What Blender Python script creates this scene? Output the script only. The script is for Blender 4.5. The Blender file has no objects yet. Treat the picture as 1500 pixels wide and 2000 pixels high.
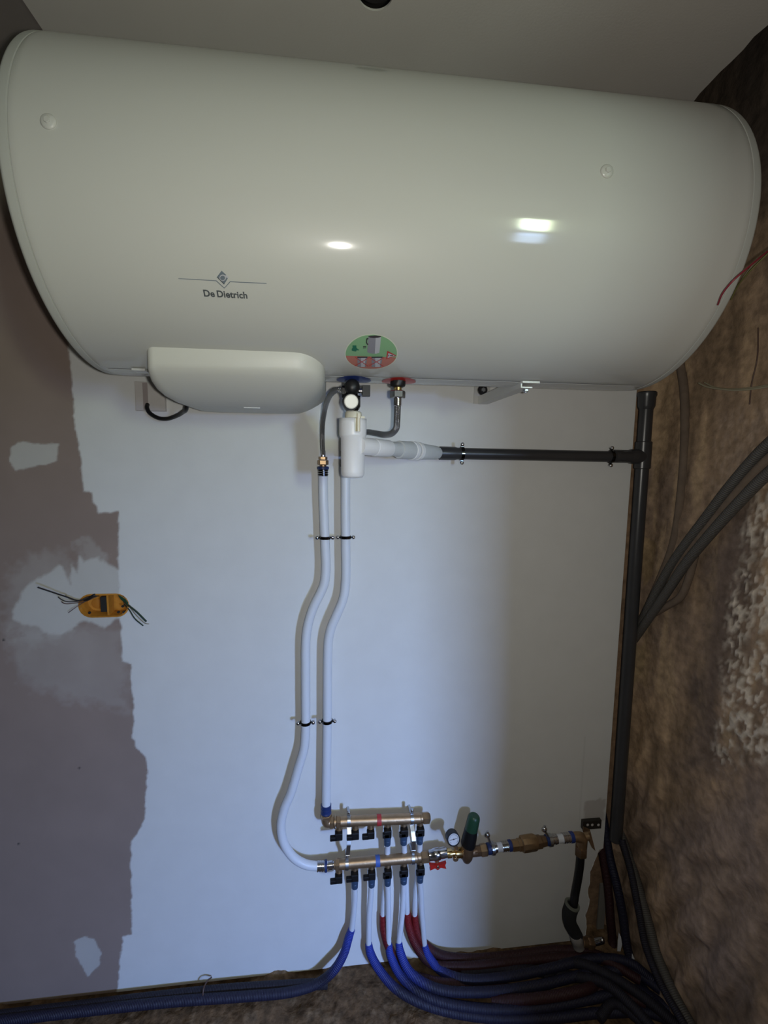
import bpy, bmesh, math
import numpy as np
from mathutils import Vector, Matrix

# ------------------------------------------------------------------ camera
W, H, F = 1500.0, 2000.0, 900.0
CAM = np.array([0.0, -1.29, 1.60])
def _basis():
    a = np.array([7850.0, 10.0, -F]); a /= np.linalg.norm(a)
    d = np.array([-110.0, -7800.0, -F]); d /= np.linalg.norm(d)
    z = -d; z = z - a * (a @ z); z /= np.linalg.norm(z)
    return np.array([a, np.cross(z, a), z])
M = _basis()
scene = bpy.context.scene
col = scene.collection
cd = bpy.data.cameras.new('camera'); cam = bpy.data.objects.new('camera', cd); col.objects.link(cam)
cd.sensor_fit = 'VERTICAL'; cd.sensor_height = 36.0; cd.lens = F / H * 36.0; cd.clip_start = 0.02
mw = Matrix([list(M[0]) + [CAM[0]], list(M[1]) + [CAM[1]], list(M[2]) + [CAM[2]], [0, 0, 0, 1]])
cam.matrix_world = mw
scene.camera = cam
# ------------------------------------------------------------------ light
w = bpy.data.worlds.new('world'); scene.world = w; w.use_nodes = True
w.node_tree.nodes['Background'].inputs[0].default_value = (0.9, 0.85, 0.8, 1)
w.node_tree.nodes['Background'].inputs[1].default_value = 0.05
# phone torch beside the lens
sp = bpy.data.lights.new('torch', 'SPOT'); sp.energy = 12.8; sp.color = (1.0, 0.965, 0.885)
sp.spot_size = math.radians(172); sp.spot_blend = 0.6; sp.shadow_soft_size = 0.009
so = bpy.data.objects.new('torch', sp); col.objects.link(so)
so.matrix_world = Matrix.Translation(Vector((0.028, -1.292, 1.602))) @ Matrix([[*M[0], 0], [*M[1], 0], [*M[2], 0], [0, 0, 0, 1]]) @ Matrix.Rotation(math.radians(4), 4, 'X') @ Matrix.Rotation(math.radians(4), 4, 'Y')
# blue daylight coming through the two panes of the narrow window behind the camera
WX0, WX1, WY, WZ0, WZG0, WZG1, WZ1 = 1.27, 1.47, -3.30, 1.31, 1.66, 1.74, 2.12
for z0_, z1_, e_, c_, tilt, spr in ((WZ0, WZG0, 43, (0.29, 0.46, 1.0), 38, 92), (WZG1, WZ1, 7, (0.85, 1.0, 0.50), 8, 150)):
    ar = bpy.data.lights.new('daylight', 'AREA'); ar.shape = 'RECTANGLE'; ar.size = WX1 - WX0; ar.size_y = z1_ - z0_
    ar.energy = e_; ar.color = c_; ar.spread = math.radians(spr)
    ao = bpy.data.objects.new('daylight', ar); col.objects.link(ao)
    ao.location = ((WX0 + WX1) / 2, WY + .03, (z0_ + z1_) / 2); ao.rotation_euler = (math.radians(90 - tilt), 0, math.radians(14))
vs = scene.view_settings
vs.view_transform = 'Standard'; vs.look = 'None'; vs.gamma = 1; vs.exposure = 0.34; vs.use_curve_mapping = False
try: scene.display_settings.display_device = 'sRGB'
except Exception: pass

# ------------------------------------------------------------------ measuring helpers: a pixel's ray cut with a plane of the room
def _ray(px, py): return M @ np.array([px - W / 2, H / 2 - py, -F])
def at(px, py, y=0.0):
    r = _ray(px, py); return CAM + r * ((y - CAM[1]) / r[1])
def atx(px, py, x):
    r = _ray(px, py); return CAM + r * ((x - CAM[0]) / r[0])
def atz(px, py, z):
    r = _ray(px, py); return CAM + r * ((z - CAM[2]) / r[2])
# tank cylinder
TR, TY, TZ = 0.268, -0.2881, 2.0314
def tcyl(px, py, R=TR):
    d = _ray(px, py); o = np.array([0, CAM[1] - TY, CAM[2] - TZ])
    a = d[1] ** 2 + d[2] ** 2; b = o[1] * d[1] + o[2] * d[2]; c = o[1] ** 2 + o[2] ** 2 - R * R
    t = (-b - math.sqrt(max(b * b - a * c, 0))) / a; P = o + d * t
    return P[0], math.degrees(math.atan2(P[2], P[1])) % 360
def tp(X, deg, R=TR):
    t = math.radians(deg); return np.array([X, TY + R * math.cos(t), TZ + R * math.sin(t)])

# ------------------------------------------------------------------ materials
def mat(name, color, rough=0.6, metal=0.0, bump=0.0, bscale=60, var=0.0, vscale=20, coat=0.0, spec=0.5, emis=None):
    m = bpy.data.materials.new(name); m.use_nodes = True
    nt = m.node_tree; b = nt.nodes['Principled BSDF']
    b.inputs['Base Color'].default_value = (*color, 1); b.inputs['Roughness'].default_value = rough
    b.inputs['Metallic'].default_value = metal; b.inputs['Specular IOR Level'].default_value = spec
    if coat: b.inputs['Coat Weight'].default_value = coat; b.inputs['Coat Roughness'].default_value = 0.08
    if emis: b.inputs['Emission Color'].default_value = (*emis[0], 1); b.inputs['Emission Strength'].default_value = emis[1]
    if bump or var:
        tc = nt.nodes.new('ShaderNodeTexCoord')
    if var:
        n = nt.nodes.new('ShaderNodeTexNoise'); n.inputs['Scale'].default_value = vscale; n.inputs['Detail'].default_value = 5
        nt.links.new(tc.outputs['Object'], n.inputs['Vector'])
        mx = nt.nodes.new('ShaderNodeMix'); mx.data_type = 'RGBA'; mx.blend_type = 'MIX'
        mx.inputs[6].default_value = (*[c * (1 - var) for c in color], 1)
        mx.inputs[7].default_value = (*[min(1, c * (1 + var)) for c in color], 1)
        nt.links.new(n.outputs['Fac'], mx.inputs[0]); nt.links.new(mx.outputs[2], b.inputs['Base Color'])
    if bump:
        n2 = nt.nodes.new('ShaderNodeTexNoise'); n2.inputs['Scale'].default_value = bscale; n2.inputs['Detail'].default_value = 6
        nt.links.new(tc.outputs['Object'], n2.inputs['Vector'])
        bp = nt.nodes.new('ShaderNodeBump'); bp.inputs['Strength'].default_value = bump; bp.inputs['Distance'].default_value = 0.002
        nt.links.new(n2.outputs['Fac'], bp.inputs['Height']); nt.links.new(bp.outputs['Normal'], b.inputs['Normal'])
    return m
def mat_attr(name, rough=0.85, bump=0.3, bscale=120, var=0.15, vscale=60, dist=0.002):
    m = mat(name, (1, 1, 1), rough, bump=bump, bscale=bscale)
    nt = m.node_tree; b = nt.nodes['Principled BSDF']
    b.inputs['Specular IOR Level'].default_value = 0.25
    at_ = nt.nodes.new('ShaderNodeAttribute'); at_.attribute_name = 'Col'
    tc = nt.nodes.new('ShaderNodeTexCoord')
    n = nt.nodes.new('ShaderNodeTexNoise'); n.inputs['Scale'].default_value = vscale; n.inputs['Detail'].default_value = 8
    nt.links.new(tc.outputs['Object'], n.inputs['Vector'])
    mr = nt.nodes.new('ShaderNodeMapRange'); mr.inputs[1].default_value = 0.3; mr.inputs[2].default_value = 0.7
    mr.inputs[3].default_value = 1 - var; mr.inputs[4].default_value = 1 + var
    nt.links.new(n.outputs['Fac'], mr.inputs[0])
    vm = nt.nodes.new('ShaderNodeVectorMath'); vm.operation = 'SCALE'
    nt.links.new(at_.outputs['Color'], vm.inputs[0]); nt.links.new(mr.outputs[0], vm.inputs['Scale'])
    nt.links.new(vm.outputs[0], b.inputs['Base Color'])
    for nd in nt.nodes:
        if nd.type == 'BUMP': nd.inputs['Distance'].default_value = dist
    return m
def mat_uv(name, color, kind, rough, metal=0.0, dark=0.3, per=0.004, dust_shade=None):
    """braid or ribs running along a tube (UV: u round the tube, v metres along it)"""
    m = mat(name, color, rough, metal); nt = m.node_tree; b = nt.nodes['Principled BSDF']
    uv = nt.nodes.new('ShaderNodeUVMap'); sx = nt.nodes.new('ShaderNodeSeparateXYZ'); nt.links.new(uv.outputs[0], sx.inputs[0])
    def mth(op, a, b_=None):
        n = nt.nodes.new('ShaderNodeMath'); n.operation = op
        for i, v in enumerate((a, b_)):
            if v is None: continue
            if isinstance(v, (int, float)): n.inputs[i].default_value = v
            else: nt.links.new(v, n.inputs[i])
        return n.outputs[0]
    v = mth('MULTIPLY', sx.outputs[1], 2 * math.pi / per)
    if kind == 'rib':
        h = mth('SINE', v)
    else:
        u = mth('MULTIPLY', sx.outputs[0], 2 * math.pi * 12)
        h = mth('MULTIPLY', mth('SINE', mth('ADD', u, v)), mth('SINE', mth('SUBTRACT', u, v)))
    mr = nt.nodes.new('ShaderNodeMapRange'); mr.inputs[1].default_value = -1
    nt.links.new(h, mr.inputs[0])
    mx = nt.nodes.new('ShaderNodeMix'); mx.data_type = 'RGBA'
    mx.inputs[6].default_value = (*[c * dark for c in color], 1); mx.inputs[7].default_value = (*color, 1)
    nt.links.new(mr.outputs[0], mx.inputs[0]); nt.links.new(mx.outputs[2], b.inputs['Base Color'])
    if dust_shade:
        d = nt.nodes.new('ShaderNodeMapRange'); d.inputs[1].default_value = .02; d.inputs[2].default_value = .15; d.inputs[4].default_value = .96  # darkens along the tube: dust, with shade near the floor mixed into it
        nt.links.new(sx.outputs[1], d.inputs[0])
        m2_ = nt.nodes.new('ShaderNodeMix'); m2_.data_type = 'RGBA'; m2_.inputs[7].default_value = (*dust_shade, 1)
        nt.links.new(d.outputs[0], m2_.inputs[0]); nt.links.new(mx.outputs[2], m2_.inputs[6]); nt.links.new(m2_.outputs[2], b.inputs['Base Color'])
    bp = nt.nodes.new('ShaderNodeBump'); bp.inputs['Strength'].default_value = 0.8; bp.inputs['Distance'].default_value = 0.001
    nt.links.new(mr.outputs[0], bp.inputs['Height']); nt.links.new(bp.outputs['Normal'], b.inputs['Normal'])
    return m

MT = dict(
    wall=mat_attr('painted_plasterboard', rough=0.75, bump=0.12, bscale=260, var=0.02, vscale=14, dist=0.001),
    stone=mat_attr('mud_wall', rough=0.95, bump=0.5, bscale=110, var=0.28, vscale=45, dist=0.004),
    floor=mat_attr('rubble_floor', rough=0.95, bump=0.9, bscale=70, var=0.5, vscale=50, dist=0.006),
    ceiling=mat('ceiling_paint', (0.54, 0.515, 0.47), 0.9, bump=0.15, bscale=200, var=0.04, vscale=8),
    ceiling2=mat('bare_ceiling_board', (0.2, 0.175, 0.16), 0.9, bump=0.15, bscale=200, var=0.1, vscale=12),
    dark=mat('dark_void', (0.02, 0.018, 0.016), 0.95),
    room=mat('room_plaster', (0.30, 0.25, 0.20), 0.9, var=0.1, vscale=3),
    tank=mat('white_enamel', (0.49, 0.495, 0.462), 0.42, coat=0.6, spec=0.25),
    tank_end=mat('grey_end_cap', (0.42, 0.43, 0.40), 0.45),
    cover=mat('white_plastic_cover', (0.57, 0.57, 0.515), 0.42, spec=0.4),
    white=mat('white_plastic', (0.80, 0.80, 0.80), 0.35),
    cream=mat('cream_plastic', (0.66, 0.63, 0.49), 0.4),
    palegrey=mat('pale_grey_plastic', (0.56, 0.58, 0.58), 0.45),
    pex=mat('white_pipe', (0.70, 0.74, 0.80), 0.4),
    pvc=mat('dark_grey_pvc', (0.038, 0.038, 0.041), 0.35, var=0.15, vscale=30),
    pvc2=mat('vertical_grey_pvc', (0.042, 0.042, 0.045), 0.3, var=0.2, vscale=25),
    black=mat('black_plastic', (0.010, 0.010, 0.011), 0.42, spec=0.35),
    blackm=mat('black_chrome', (0.07, 0.07, 0.07), 0.12, metal=1.0),
    chrome=mat('chrome', (0.62, 0.62, 0.64), 0.18, metal=1.0),
    zinc=mat('zinc_steel', (0.52, 0.54, 0.56), 0.32, metal=1.0, var=0.15, vscale=80),
    brass=mat('brass', (0.42, 0.29, 0.17), 0.42, metal=0.85, bump=0.2, bscale=150, var=0.25, vscale=60),
    gold=mat('bright_brass', (0.85, 0.6, 0.25), 0.22, metal=1.0),
    bronze=mat('dull_bronze', (0.22, 0.14, 0.08), 0.45, metal=0.7, bump=0.3, bscale=120, var=0.3, vscale=60),
    blue=mat('blue_plastic', (0.015, 0.035, 0.14), 0.45),
    bluering=mat('blue_disc', (0.02, 0.045, 0.22), 0.4),
    red=mat('red_plastic', (0.48, 0.02, 0.015), 0.35),
    redtape=mat('red_tape', (0.42, 0.03, 0.03), 0.5),
    bluetape=mat('blue_tape', (0.05, 0.12, 0.42), 0.5),
    green=mat('green_cap', (0.02, 0.075, 0.04), 0.4),
    bsheath=mat_uv('blue_sheath', (0.03, 0.06, 0.42), 'rib', 0.6, dark=0.55, per=0.0045, dust_shade=(.011, .010, .020)),
    rsheath=mat_uv('red_sheath', (0.26, 0.006, 0.007), 'rib', 0.6, dark=0.55, per=0.0045, dust_shade=(.026, .008, .010)),
    dsheath=mat_uv('dusty_dark_sheath', (0.016, 0.014, 0.026), 'rib', 0.7, dark=0.5, per=0.0045),
    gsheath=mat_uv('grey_conduit', (0.095, 0.088, 0.08), 'rib', 0.6, dark=0.65, per=0.005),
    brsheath=mat('mud_covered_conduit', (0.15, 0.11, 0.08), 0.9, bump=0.5, bscale=120, var=0.35, vscale=40),
    braid=mat_uv('braided_hose', (0.48, 0.48, 0.49), 'braid', 0.25, metal=0.9, dark=0.15, per=0.0035),
    foam=mat('black_foam', (0.014, 0.014, 0.015), 0.9, bump=0.3, bscale=200),
    orange=mat('orange_box', (0.50, 0.21, 0.025), 0.5, var=0.35, vscale=70),
    ink=mat('dark_ink', (0.06, 0.07, 0.075), 0.5),
    inkgrey=mat('slate_ink', (0.12, 0.15, 0.18), 0.5),
    stgreen=mat('sticker_green', (0.20, 0.38, 0.20), 0.5), stred=mat('sticker_red', (0.42, 0.15, 0.11), 0.5),
    stgrey=mat('sticker_grey', (0.22, 0.22, 0.25), 0.5), stlight=mat('sticker_light', (0.42, 0.43, 0.46), 0.5),
    stdark=mat('sticker_dark', (0.035, 0.03, 0.035), 0.5), strim=mat('sticker_rim', (0.55, 0.58, 0.48), 0.5),
    hand=mat('sticker_hand', (0.01, 0.13, 0.07), 0.5), tri=mat('sticker_sign_red', (0.45, 0.03, 0.03), 0.5),
    wred=mat('red_wire', (0.22, 0.015, 0.03), 0.45), wgreen=mat('yellow_green_wire', (0.20, 0.19, 0.06), 0.5),
    wpale=mat('pale_wire', (0.30, 0.27, 0.18), 0.6), wblack=mat('black_wire', (0.015, 0.014, 0.014), 0.4),
    wdgreen=mat('dark_green_wire', (0.03, 0.06, 0.045), 0.4), wbrown=mat('brown_wire', (0.09, 0.05, 0.035), 0.5),
    steel=mat('painted_bracket', (0.60, 0.60, 0.58), 0.35, metal=0.25),
    face=mat('gauge_face', (0.70, 0.72, 0.75), 0.4),
    scrap=mat('torn_white_foil', (0.85, 0.86, 0.9), 0.4),
    plate=mat('smudged_plastic', (0.56, 0.54, 0.52), 0.5, var=0.12, vscale=30),
)

# ------------------------------------------------------------------ mesh helpers
class MB:
    """collects faces of ONE mesh"""
    def __init__(s): s.v = []; s.f = []; s.uv = {}
    def add(s, vs_, fs, uvs=None):
        o = len(s.v); s.v += [tuple(map(float, p)) for p in vs_]
        for i, f in enumerate(fs):
            if uvs is not None: s.uv[len(s.f)] = uvs[i]
            s.f.append(tuple(k + o for k in f))
        return s
    def tube(s, pts, r, n=14, smooth=6, caps=True):
        P = np.array([np.array(p, float) for p in pts])
        R = np.array(r if hasattr(r, '__len__') else [r] * len(P), float)
        if smooth and len(P) > 2:
            Q = np.vstack([2 * P[0] - P[1], P, 2 * P[-1] - P[-2]]); out = []; rr = []
            for i in range(1, len(Q) - 2):
                p0, p1, p2, p3 = Q[i - 1:i + 3]
                # centripetal parametrisation keeps uneven control points from overshooting
                t1 = max(np.linalg.norm(p1 - p0), 1e-6) ** .5; t2 = t1 + max(np.linalg.norm(p2 - p1), 1e-6) ** .5; t3 = t2 + max(np.linalg.norm(p3 - p2), 1e-6) ** .5
                for k in range(smooth):
                    t = t1 + (t2 - t1) * k / smooth
                    A1 = (t1 - t) / t1 * p0 + t / t1 * p1
                    A2 = (t2 - t) / (t2 - t1) * p1 + (t - t1) / (t2 - t1) * p2
                    A3 = (t3 - t) / (t3 - t2) * p2 + (t - t2) / (t3 - t2) * p3
                    B1 = (t2 - t) / t2 * A1 + t / t2 * A2
                    B2 = (t3 - t) / (t3 - t1) * A2 + (t - t1) / (t3 - t1) * A3
                    out.append((t2 - t) / (t2 - t1) * B1 + (t - t1) / (t2 - t1) * B2)
                    rr.append(R[i - 1] + (R[i] - R[i - 1]) * k / smooth)
            out.append(P[-1]); rr.append(R[-1]); P = np.array(out); R = np.array(rr)
        T = np.gradient(P, axis=0); T /= np.maximum(np.linalg.norm(T, axis=1), 1e-9)[:, None]
        up = np.array([0, 0, 1.0]) if abs(T[0][2]) < 0.9 else np.array([1.0, 0, 0])
        nrm = np.cross(T[0], up); nrm /= np.linalg.norm(nrm)
        L = 0.0; vs_ = []; ls = []
        for i in range(len(P)):
            if i:
                nrm = nrm - T[i] * (nrm @ T[i]); nrm /= np.linalg.norm(nrm); L += np.linalg.norm(P[i] - P[i - 1])
            b = np.cross(T[i], nrm)
            for k in range(n):
                a = 2 * math.pi * k / n; vs_.append(P[i] + R[i] * (nrm * math.cos(a) + b * math.sin(a)))
            ls.append(L)
        fs, uv = [], []
        for i in range(len(P) - 1):
            for k in range(n):
                k2 = (k + 1) % n
                fs.append((i * n + k, i * n + k2, (i + 1) * n + k2, (i + 1) * n + k))
                uv.append(((k / n, ls[i]), ((k + 1) / n, ls[i]), ((k + 1) / n, ls[i + 1]), (k / n, ls[i + 1])))
        if caps:
            fs.append(tuple(range(n - 1, -1, -1))); uv.append(tuple((0.5, 0) for _ in range(n)))
            fs.append(tuple((len(P) - 1) * n + k for k in range(n))); uv.append(tuple((0.5, ls[-1]) for _ in range(n)))
        return s.add(vs_, fs, uv)
    def lathe(s, A, B, prof, n=24, hexa=False):
        """prof: (t, r) along A->B, t in metres or as a fraction when < 0 never used"""
        A = np.array(A, float); B = np.array(B, float); ax = B - A; L = np.linalg.norm(ax); ax /= L
        up = np.array([0, 0, 1.0]) if abs(ax[2]) < 0.9 else np.array([1.0, 0, 0])
        u = np.cross(ax, up); u /= np.linalg.norm(u); v = np.cross(ax, u)
        n = 6 if hexa else n; vs_ = []; off = math.pi / 6 if hexa else 0
        for t, r in prof:
            for k in range(n):
                a = 2 * math.pi * k / n + off; vs_.append(A + ax * (t * L) + r * (u * math.cos(a) + v * math.sin(a)))
        fs = []
        for i in range(len(prof) - 1):
            for k in range(n):
                k2 = (k + 1) % n; fs.append((i * n + k, i * n + k2, (i + 1) * n + k2, (i + 1) * n + k))
        fs.append(tuple(range(n - 1, -1, -1))); fs.append(tuple((len(prof) - 1) * n + k for k in range(n)))
        return s.add(vs_, fs)
    def cyl(s, A, B, r, n=24, bev=0.12):
        L = np.linalg.norm(np.array(B, float) - np.array(A, float)); b = min(r * bev / L, 0.3)
        return s.lathe(A, B, [(0, r * (1 - bev)), (b, r), (1 - b, r), (1, r * (1 - bev))], n)
    def nut(s, A, B, r):
        return s.lathe(A, B, [(0, r * .9), (0.12, r), (0.88, r), (1, r * .9)], hexa=True)
    def ball(s, c, r, n=16, sc=(1, 1, 1)):
        c = np.array(c, float); vs_ = []; m = n // 2
        for i in range(m + 1):
            ph = math.pi * i / m
            for k in range(n):
                a = 2 * math.pi * k / n
                vs_.append(c + r * np.array([sc[0] * math.sin(ph) * math.cos(a), sc[1] * math.sin(ph) * math.sin(a), sc[2] * math.cos(ph)]))
        fs = [(i * n + k, (i + 1) * n + k, (i + 1) * n + (k + 1) % n, i * n + (k + 1) % n) for i in range(m) for k in range(n)]
        return s.add(vs_, fs)
    def box(s, c, size, ax=None):
        c = np.array(c, float); h = np.array(size, float) / 2
        A = np.eye(3) if ax is None else np.array(ax, float)
        vs_ = [c + A[0] * h[0] * i + A[1] * h[1] * j + A[2] * h[2] * k for i in (-1, 1) for j in (-1, 1) for k in (-1, 1)]
        return s.add(vs_, [(0, 1, 3, 2), (4, 6, 7, 5), (0, 4, 5, 1), (2, 3, 7, 6), (0, 2, 6, 4), (1, 5, 7, 3)])
    def prism(s, poly, d):
        """polygon (3d points, planar) pushed along d"""
        P = [np.array(p, float) for p in poly]; n = len(P); d = np.array(d, float)
        return s.add(P + [p + d for p in P], [tuple(range(n)), tuple(range(2 * n - 1, n - 1, -1))] + [(k, k + n, (k + 1) % n + n, (k + 1) % n) for k in range(n)])
    def ringband(s, c, ax, r, wdt, th, n=24, a0=0, a1=2 * math.pi, ref=None):
        """a flat metal band round an axis"""
        c = np.array(c, float); ax = np.array(ax, float); ax /= np.linalg.norm(ax)
        ref = np.array(ref if ref is not None else ((0, 0, 1) if abs(ax[2]) < .9 else (1, 0, 0)), float)
        u = ref - ax * (ref @ ax); u /= np.linalg.norm(u); v = np.cross(ax, u); vs_ = []
        full = abs(a1 - a0 - 2 * math.pi) < 1e-6; m = n if full else n + 1
        for k in range(m):
            a = a0 + (a1 - a0) * k / n; d = u * math.cos(a) + v * math.sin(a)
            for (q, h) in ((r, -1), (r, 1), (r + th, 1), (r + th, -1)): vs_.append(c + d * q + ax * h * wdt / 2)
        fs = []
        for k in range(n):
            a = k * 4; b = ((k + 1) % m) * 4
            for j in range(4): fs.append((a + j, a + (j + 1) % 4, b + (j + 1) % 4, b + j))
        if not full: fs += [(3, 2, 1, 0), tuple(n * 4 + j for j in range(4))]
        return s.add(vs_, fs)
    def obj(s, name, m, parent=None, smooth=True, ang=35):
        root = ROOT.get(parent.name, np.zeros(3)) if parent else np.zeros(3)
        me = bpy.data.meshes.new(name); V = np.array(s.v) - root
        me.from_pydata([tuple(p) for p in V], [], s.f)
        if s.uv:
            ul = me.uv_layers.new(name='UVMap')
            for i, p in enumerate(me.polygons):
                if i in s.uv:
                    for j, li in enumerate(p.loop_indices): ul.data[li].uv = s.uv[i][j]
        bm = bmesh.new(); bm.from_mesh(me); bmesh.ops.recalc_face_normals(bm, faces=bm.faces)
        for f in bm.faces: f.smooth = smooth
        if smooth:
            for e in bm.edges:
                if len(e.link_faces) == 2 and e.calc_face_angle(0) > math.radians(ang): e.smooth = False
        bm.to_mesh(me); bm.free(); me.update()
        me.materials.append(MT[m] if isinstance(m, str) else m)
        o = bpy.data.objects.new(name, me); col.objects.link(o)
        if parent: o.parent = parent; ROOT[o.name] = root
        return o
ROOT = {}
def tag(o, label=None, cat=None, group=None, kind=None):
    if label: o['label'] = label
    if cat: o['category'] = cat
    if group: o['group'] = group
    if kind: o['kind'] = kind
    return o
def thing(name, loc, label, cat, group=None):
    o = bpy.data.objects.new(name, None); col.objects.link(o); o.location = tuple(map(float, loc)); o.empty_display_size = 0.03
    ROOT[o.name] = np.array(loc, float); return tag(o, label, cat, group)
A3 = lambda *p: np.array(p, float)
def unit(v): v = np.array(v, float); return v / np.linalg.norm(v)

# value noise
def vnoise(x, y, seed):
    rs = np.random.RandomState(seed); G = rs.rand(256, 256)
    xi = np.floor(x).astype(int); yi = np.floor(y).astype(int); fx = x - xi; fy = y - yi
    fx = fx * fx * (3 - 2 * fx); fy = fy * fy * (3 - 2 * fy)
    g = lambda a, b: G[a % 256, b % 256]
    return (g(xi, yi) * (1 - fx) + g(xi + 1, yi) * fx) * (1 - fy) + (g(xi, yi + 1) * (1 - fx) + g(xi + 1, yi + 1) * fx) * fy
def fbm(x, y, seed, o=5, g=0.5):
    s_ = 0; a = 1; t = 0
    for k in range(o): s_ = s_ + a * vnoise(x * 2 ** k, y * 2 ** k, seed + k); t += a; a *= g
    return s_ / t
def poly_sd(px, py, poly):
    """signed distance to a polygon, negative inside"""
    P = np.array(poly, float); d = np.full(px.shape, 1e9); ins = np.zeros(px.shape, bool)
    for i in range(len(P)):
        a = P[i]; b = P[(i + 1) % len(P)]; e = b - a; wx = px - a[0]; wy = py - a[1]
        t = np.clip((wx * e[0] + wy * e[1]) / max(e @ e, 1e-12), 0, 1)
        d = np.minimum(d, np.hypot(wx - t * e[0], wy - t * e[1]))
        c = ((a[1] <= py) != (b[1] <= py))
        with np.errstate(divide='ignore', invalid='ignore'):
            xx = a[0] + (py - a[1]) / (b[1] - a[1] if b[1] != a[1] else 1e-12) * e[0]
        ins ^= c & (px < xx)
    return np.where(ins, -d, d)
def mixc(c, c2, m): return c * (1 - m[..., None]) + np.array(c2) * m[..., None]
def sstep(d, wd): return np.clip(0.5 - d / wd, 0, 1)
def gridobj(name, P, C, m, kind='structure', keep=None, parent=None):
    """P: (n,m,3) points, C: (n,m,3) colours"""
    n, k = P.shape[:2]; me = bpy.data.meshes.new(name)
    idx = np.arange(n * k).reshape(n, k)
    F_ = np.stack([idx[:-1, :-1], idx[1:, :-1], idx[1:, 1:], idx[:-1, 1:]], -1).reshape(-1, 4)
    if keep is not None: F_ = F_[keep[:-1, :-1].reshape(-1)]
    me.from_pydata(P.reshape(-1, 3).tolist(), [], F_.tolist())
    ca = me.color_attributes.new('Col', 'FLOAT_COLOR', 'POINT')
    ca.data.foreach_set('color', np.concatenate([C.reshape(-1, 3), np.ones((n * k, 1))], 1).astype(np.float32).ravel())
    me.polygons.foreach_set('use_smooth', np.ones(len(me.polygons), bool))
    me.materials.append(MT[m]); me.update()
    o = bpy.data.objects.new(name, me); col.objects.link(o)
    if parent: o.parent = parent
    if kind: o['kind'] = kind
    return o

# ================================================================== THE SETTING
WHITE = (0.70, 0.71, 0.70); BOARD = (0.30, 0.235, 0.205); COMP = (0.56, 0.55, 0.52)
CEIL = 2.485; BX = 0.89
def px_wall(L): return [(lambda p: (p[0], p[2]))(at(x, y, 0)) for x, y in L]
xs = np.unique(np.concatenate([np.linspace(-2.4, -1.0, 8), np.arange(-1.0, -0.46, 0.0035), np.linspace(-0.46, 0.78, 32), np.arange(0.78, BX, 0.005), [BX]]).round(5))
zs = np.unique(np.concatenate([np.arange(0.0, 2.0, 0.0035), np.linspace(2.0, CEIL, 20)]).round(5))
X, Z = np.meshgrid(xs, zs, indexing='ij')
nz = fbm(X * 60, Z * 60, 3, 4) - 0.5; nz2 = fbm(X * 9, Z * 9, 8, 4)
edge = px_wall([(95, 600), (130, 650), (138, 720), (146, 830), (158, 890), (163, 960), (180, 962), (184, 985), (193, 1003), (232, 999), (231, 1060), (229, 1090), (232, 1118), (232, 1200), (236, 1225), (238, 1265), (240, 1290), (256, 1297), (258, 1350), (262, 1400), (258, 1440), (268, 1460), (285, 1480), (288, 1520), (283, 1560), (283, 1600), (272, 1620), (257, 1645), (255, 1700), (258, 1826), (240, 1830), (234, 1880), (228, 1960)])
whitepoly = edge + [(3, -0.5), (3, 4), (edge[0][0] - .15, 4)]
C = np.ones(X.shape + (3,)) * np.array(BOARD)
C = C * (0.93 + 0.14 * nz2[..., None])
# halo smears of thin joint compound, then the solid patches
halo = [([(15, 1120), (60, 1085), (120, 1080), (150, 1110), (140, 1230), (60, 1260), (10, 1230)], 26, .35),
        ([(150, 1055), (175, 1050), (205, 1080), (200, 1110), (160, 1105)], 12, .4),
        ([(10, 1240), (110, 1220), (240, 1230), (250, 1330), (250, 1385), (150, 1370), (40, 1330)], 30, .28)]
for pl, wd, s_ in halo:
    C = mixc(C, COMP, s_ * np.clip(sstep(poly_sd(X, Z, px_wall(pl)) + nz * .05, wd * .0014), 0, 1) * (0.5 + 0.8 * nz2))
sol = [([(20, 880), (35, 864), (52, 862), (70, 867), (92, 866), (113, 868), (112, 900), (90, 907), (30, 919), (18, 900)], .004, 0.95),
       ([(24, 1194), (48, 1151), (72, 1130), (105, 1115), (115, 1103), (122, 1106), (130, 1130), (137, 1139), (140, 1103), (150, 1119), (156, 1086), (163, 1101), (178, 1092), (192, 1088), (204, 1098), (230, 1113), (236, 1115), (238, 1170), (236, 1206), (222, 1212), (205, 1228), (178, 1213), (156, 1216), (134, 1233), (120, 1240), (106, 1237), (84, 1237), (74, 1223), (43, 1218), (26, 1209)], .008, 1.0),
       ([(145, 1840), (165, 1829), (185, 1835), (197, 1860), (195, 1885), (172, 1907), (160, 1890), (148, 1865)], .004, .85)]
for pl, wd, s_ in sol:
    C = mixc(C, COMP, s_ * sstep(poly_sd(X, Z, px_wall(pl)) + nz * .012, wd))
d = poly_sd(X, Z, whitepoly) + nz * .010
C = mixc(C, WHITE, sstep(d, .005))
# faint drips, screw specks, hairline seam, colour darkening towards the lower right corner
for (x, y) in ((7, 1250), (36, 1648), (155, 1500)):
    p = px_wall([(x, y)])[0]; C = mixc(C, (.05, .05, .05), sstep(np.hypot(X - p[0], Z - p[1]) - .003, .003))
sm = px_wall([(1141, 1440), (1135, 1600)])
C = mixc(C, (.16, .15, .14), .8 * sstep(np.abs(X - (sm[0][0])) - .0012, .003) * ((Z < sm[0][1]) & (Z > sm[1][1])))
C = mixc(C, (.42, .39, .37), .7 * sstep(poly_sd(X, Z, px_wall([(1142, 1565), (1182, 1560), (1180, 1602), (1142, 1603)])) + nz * .02, .006))
C = mixc(C, (.48, .46, .44), .35 * np.clip((X - .55) / .35, 0, 1) * np.clip((.75 - Z) / .7, 0, 1))
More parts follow.
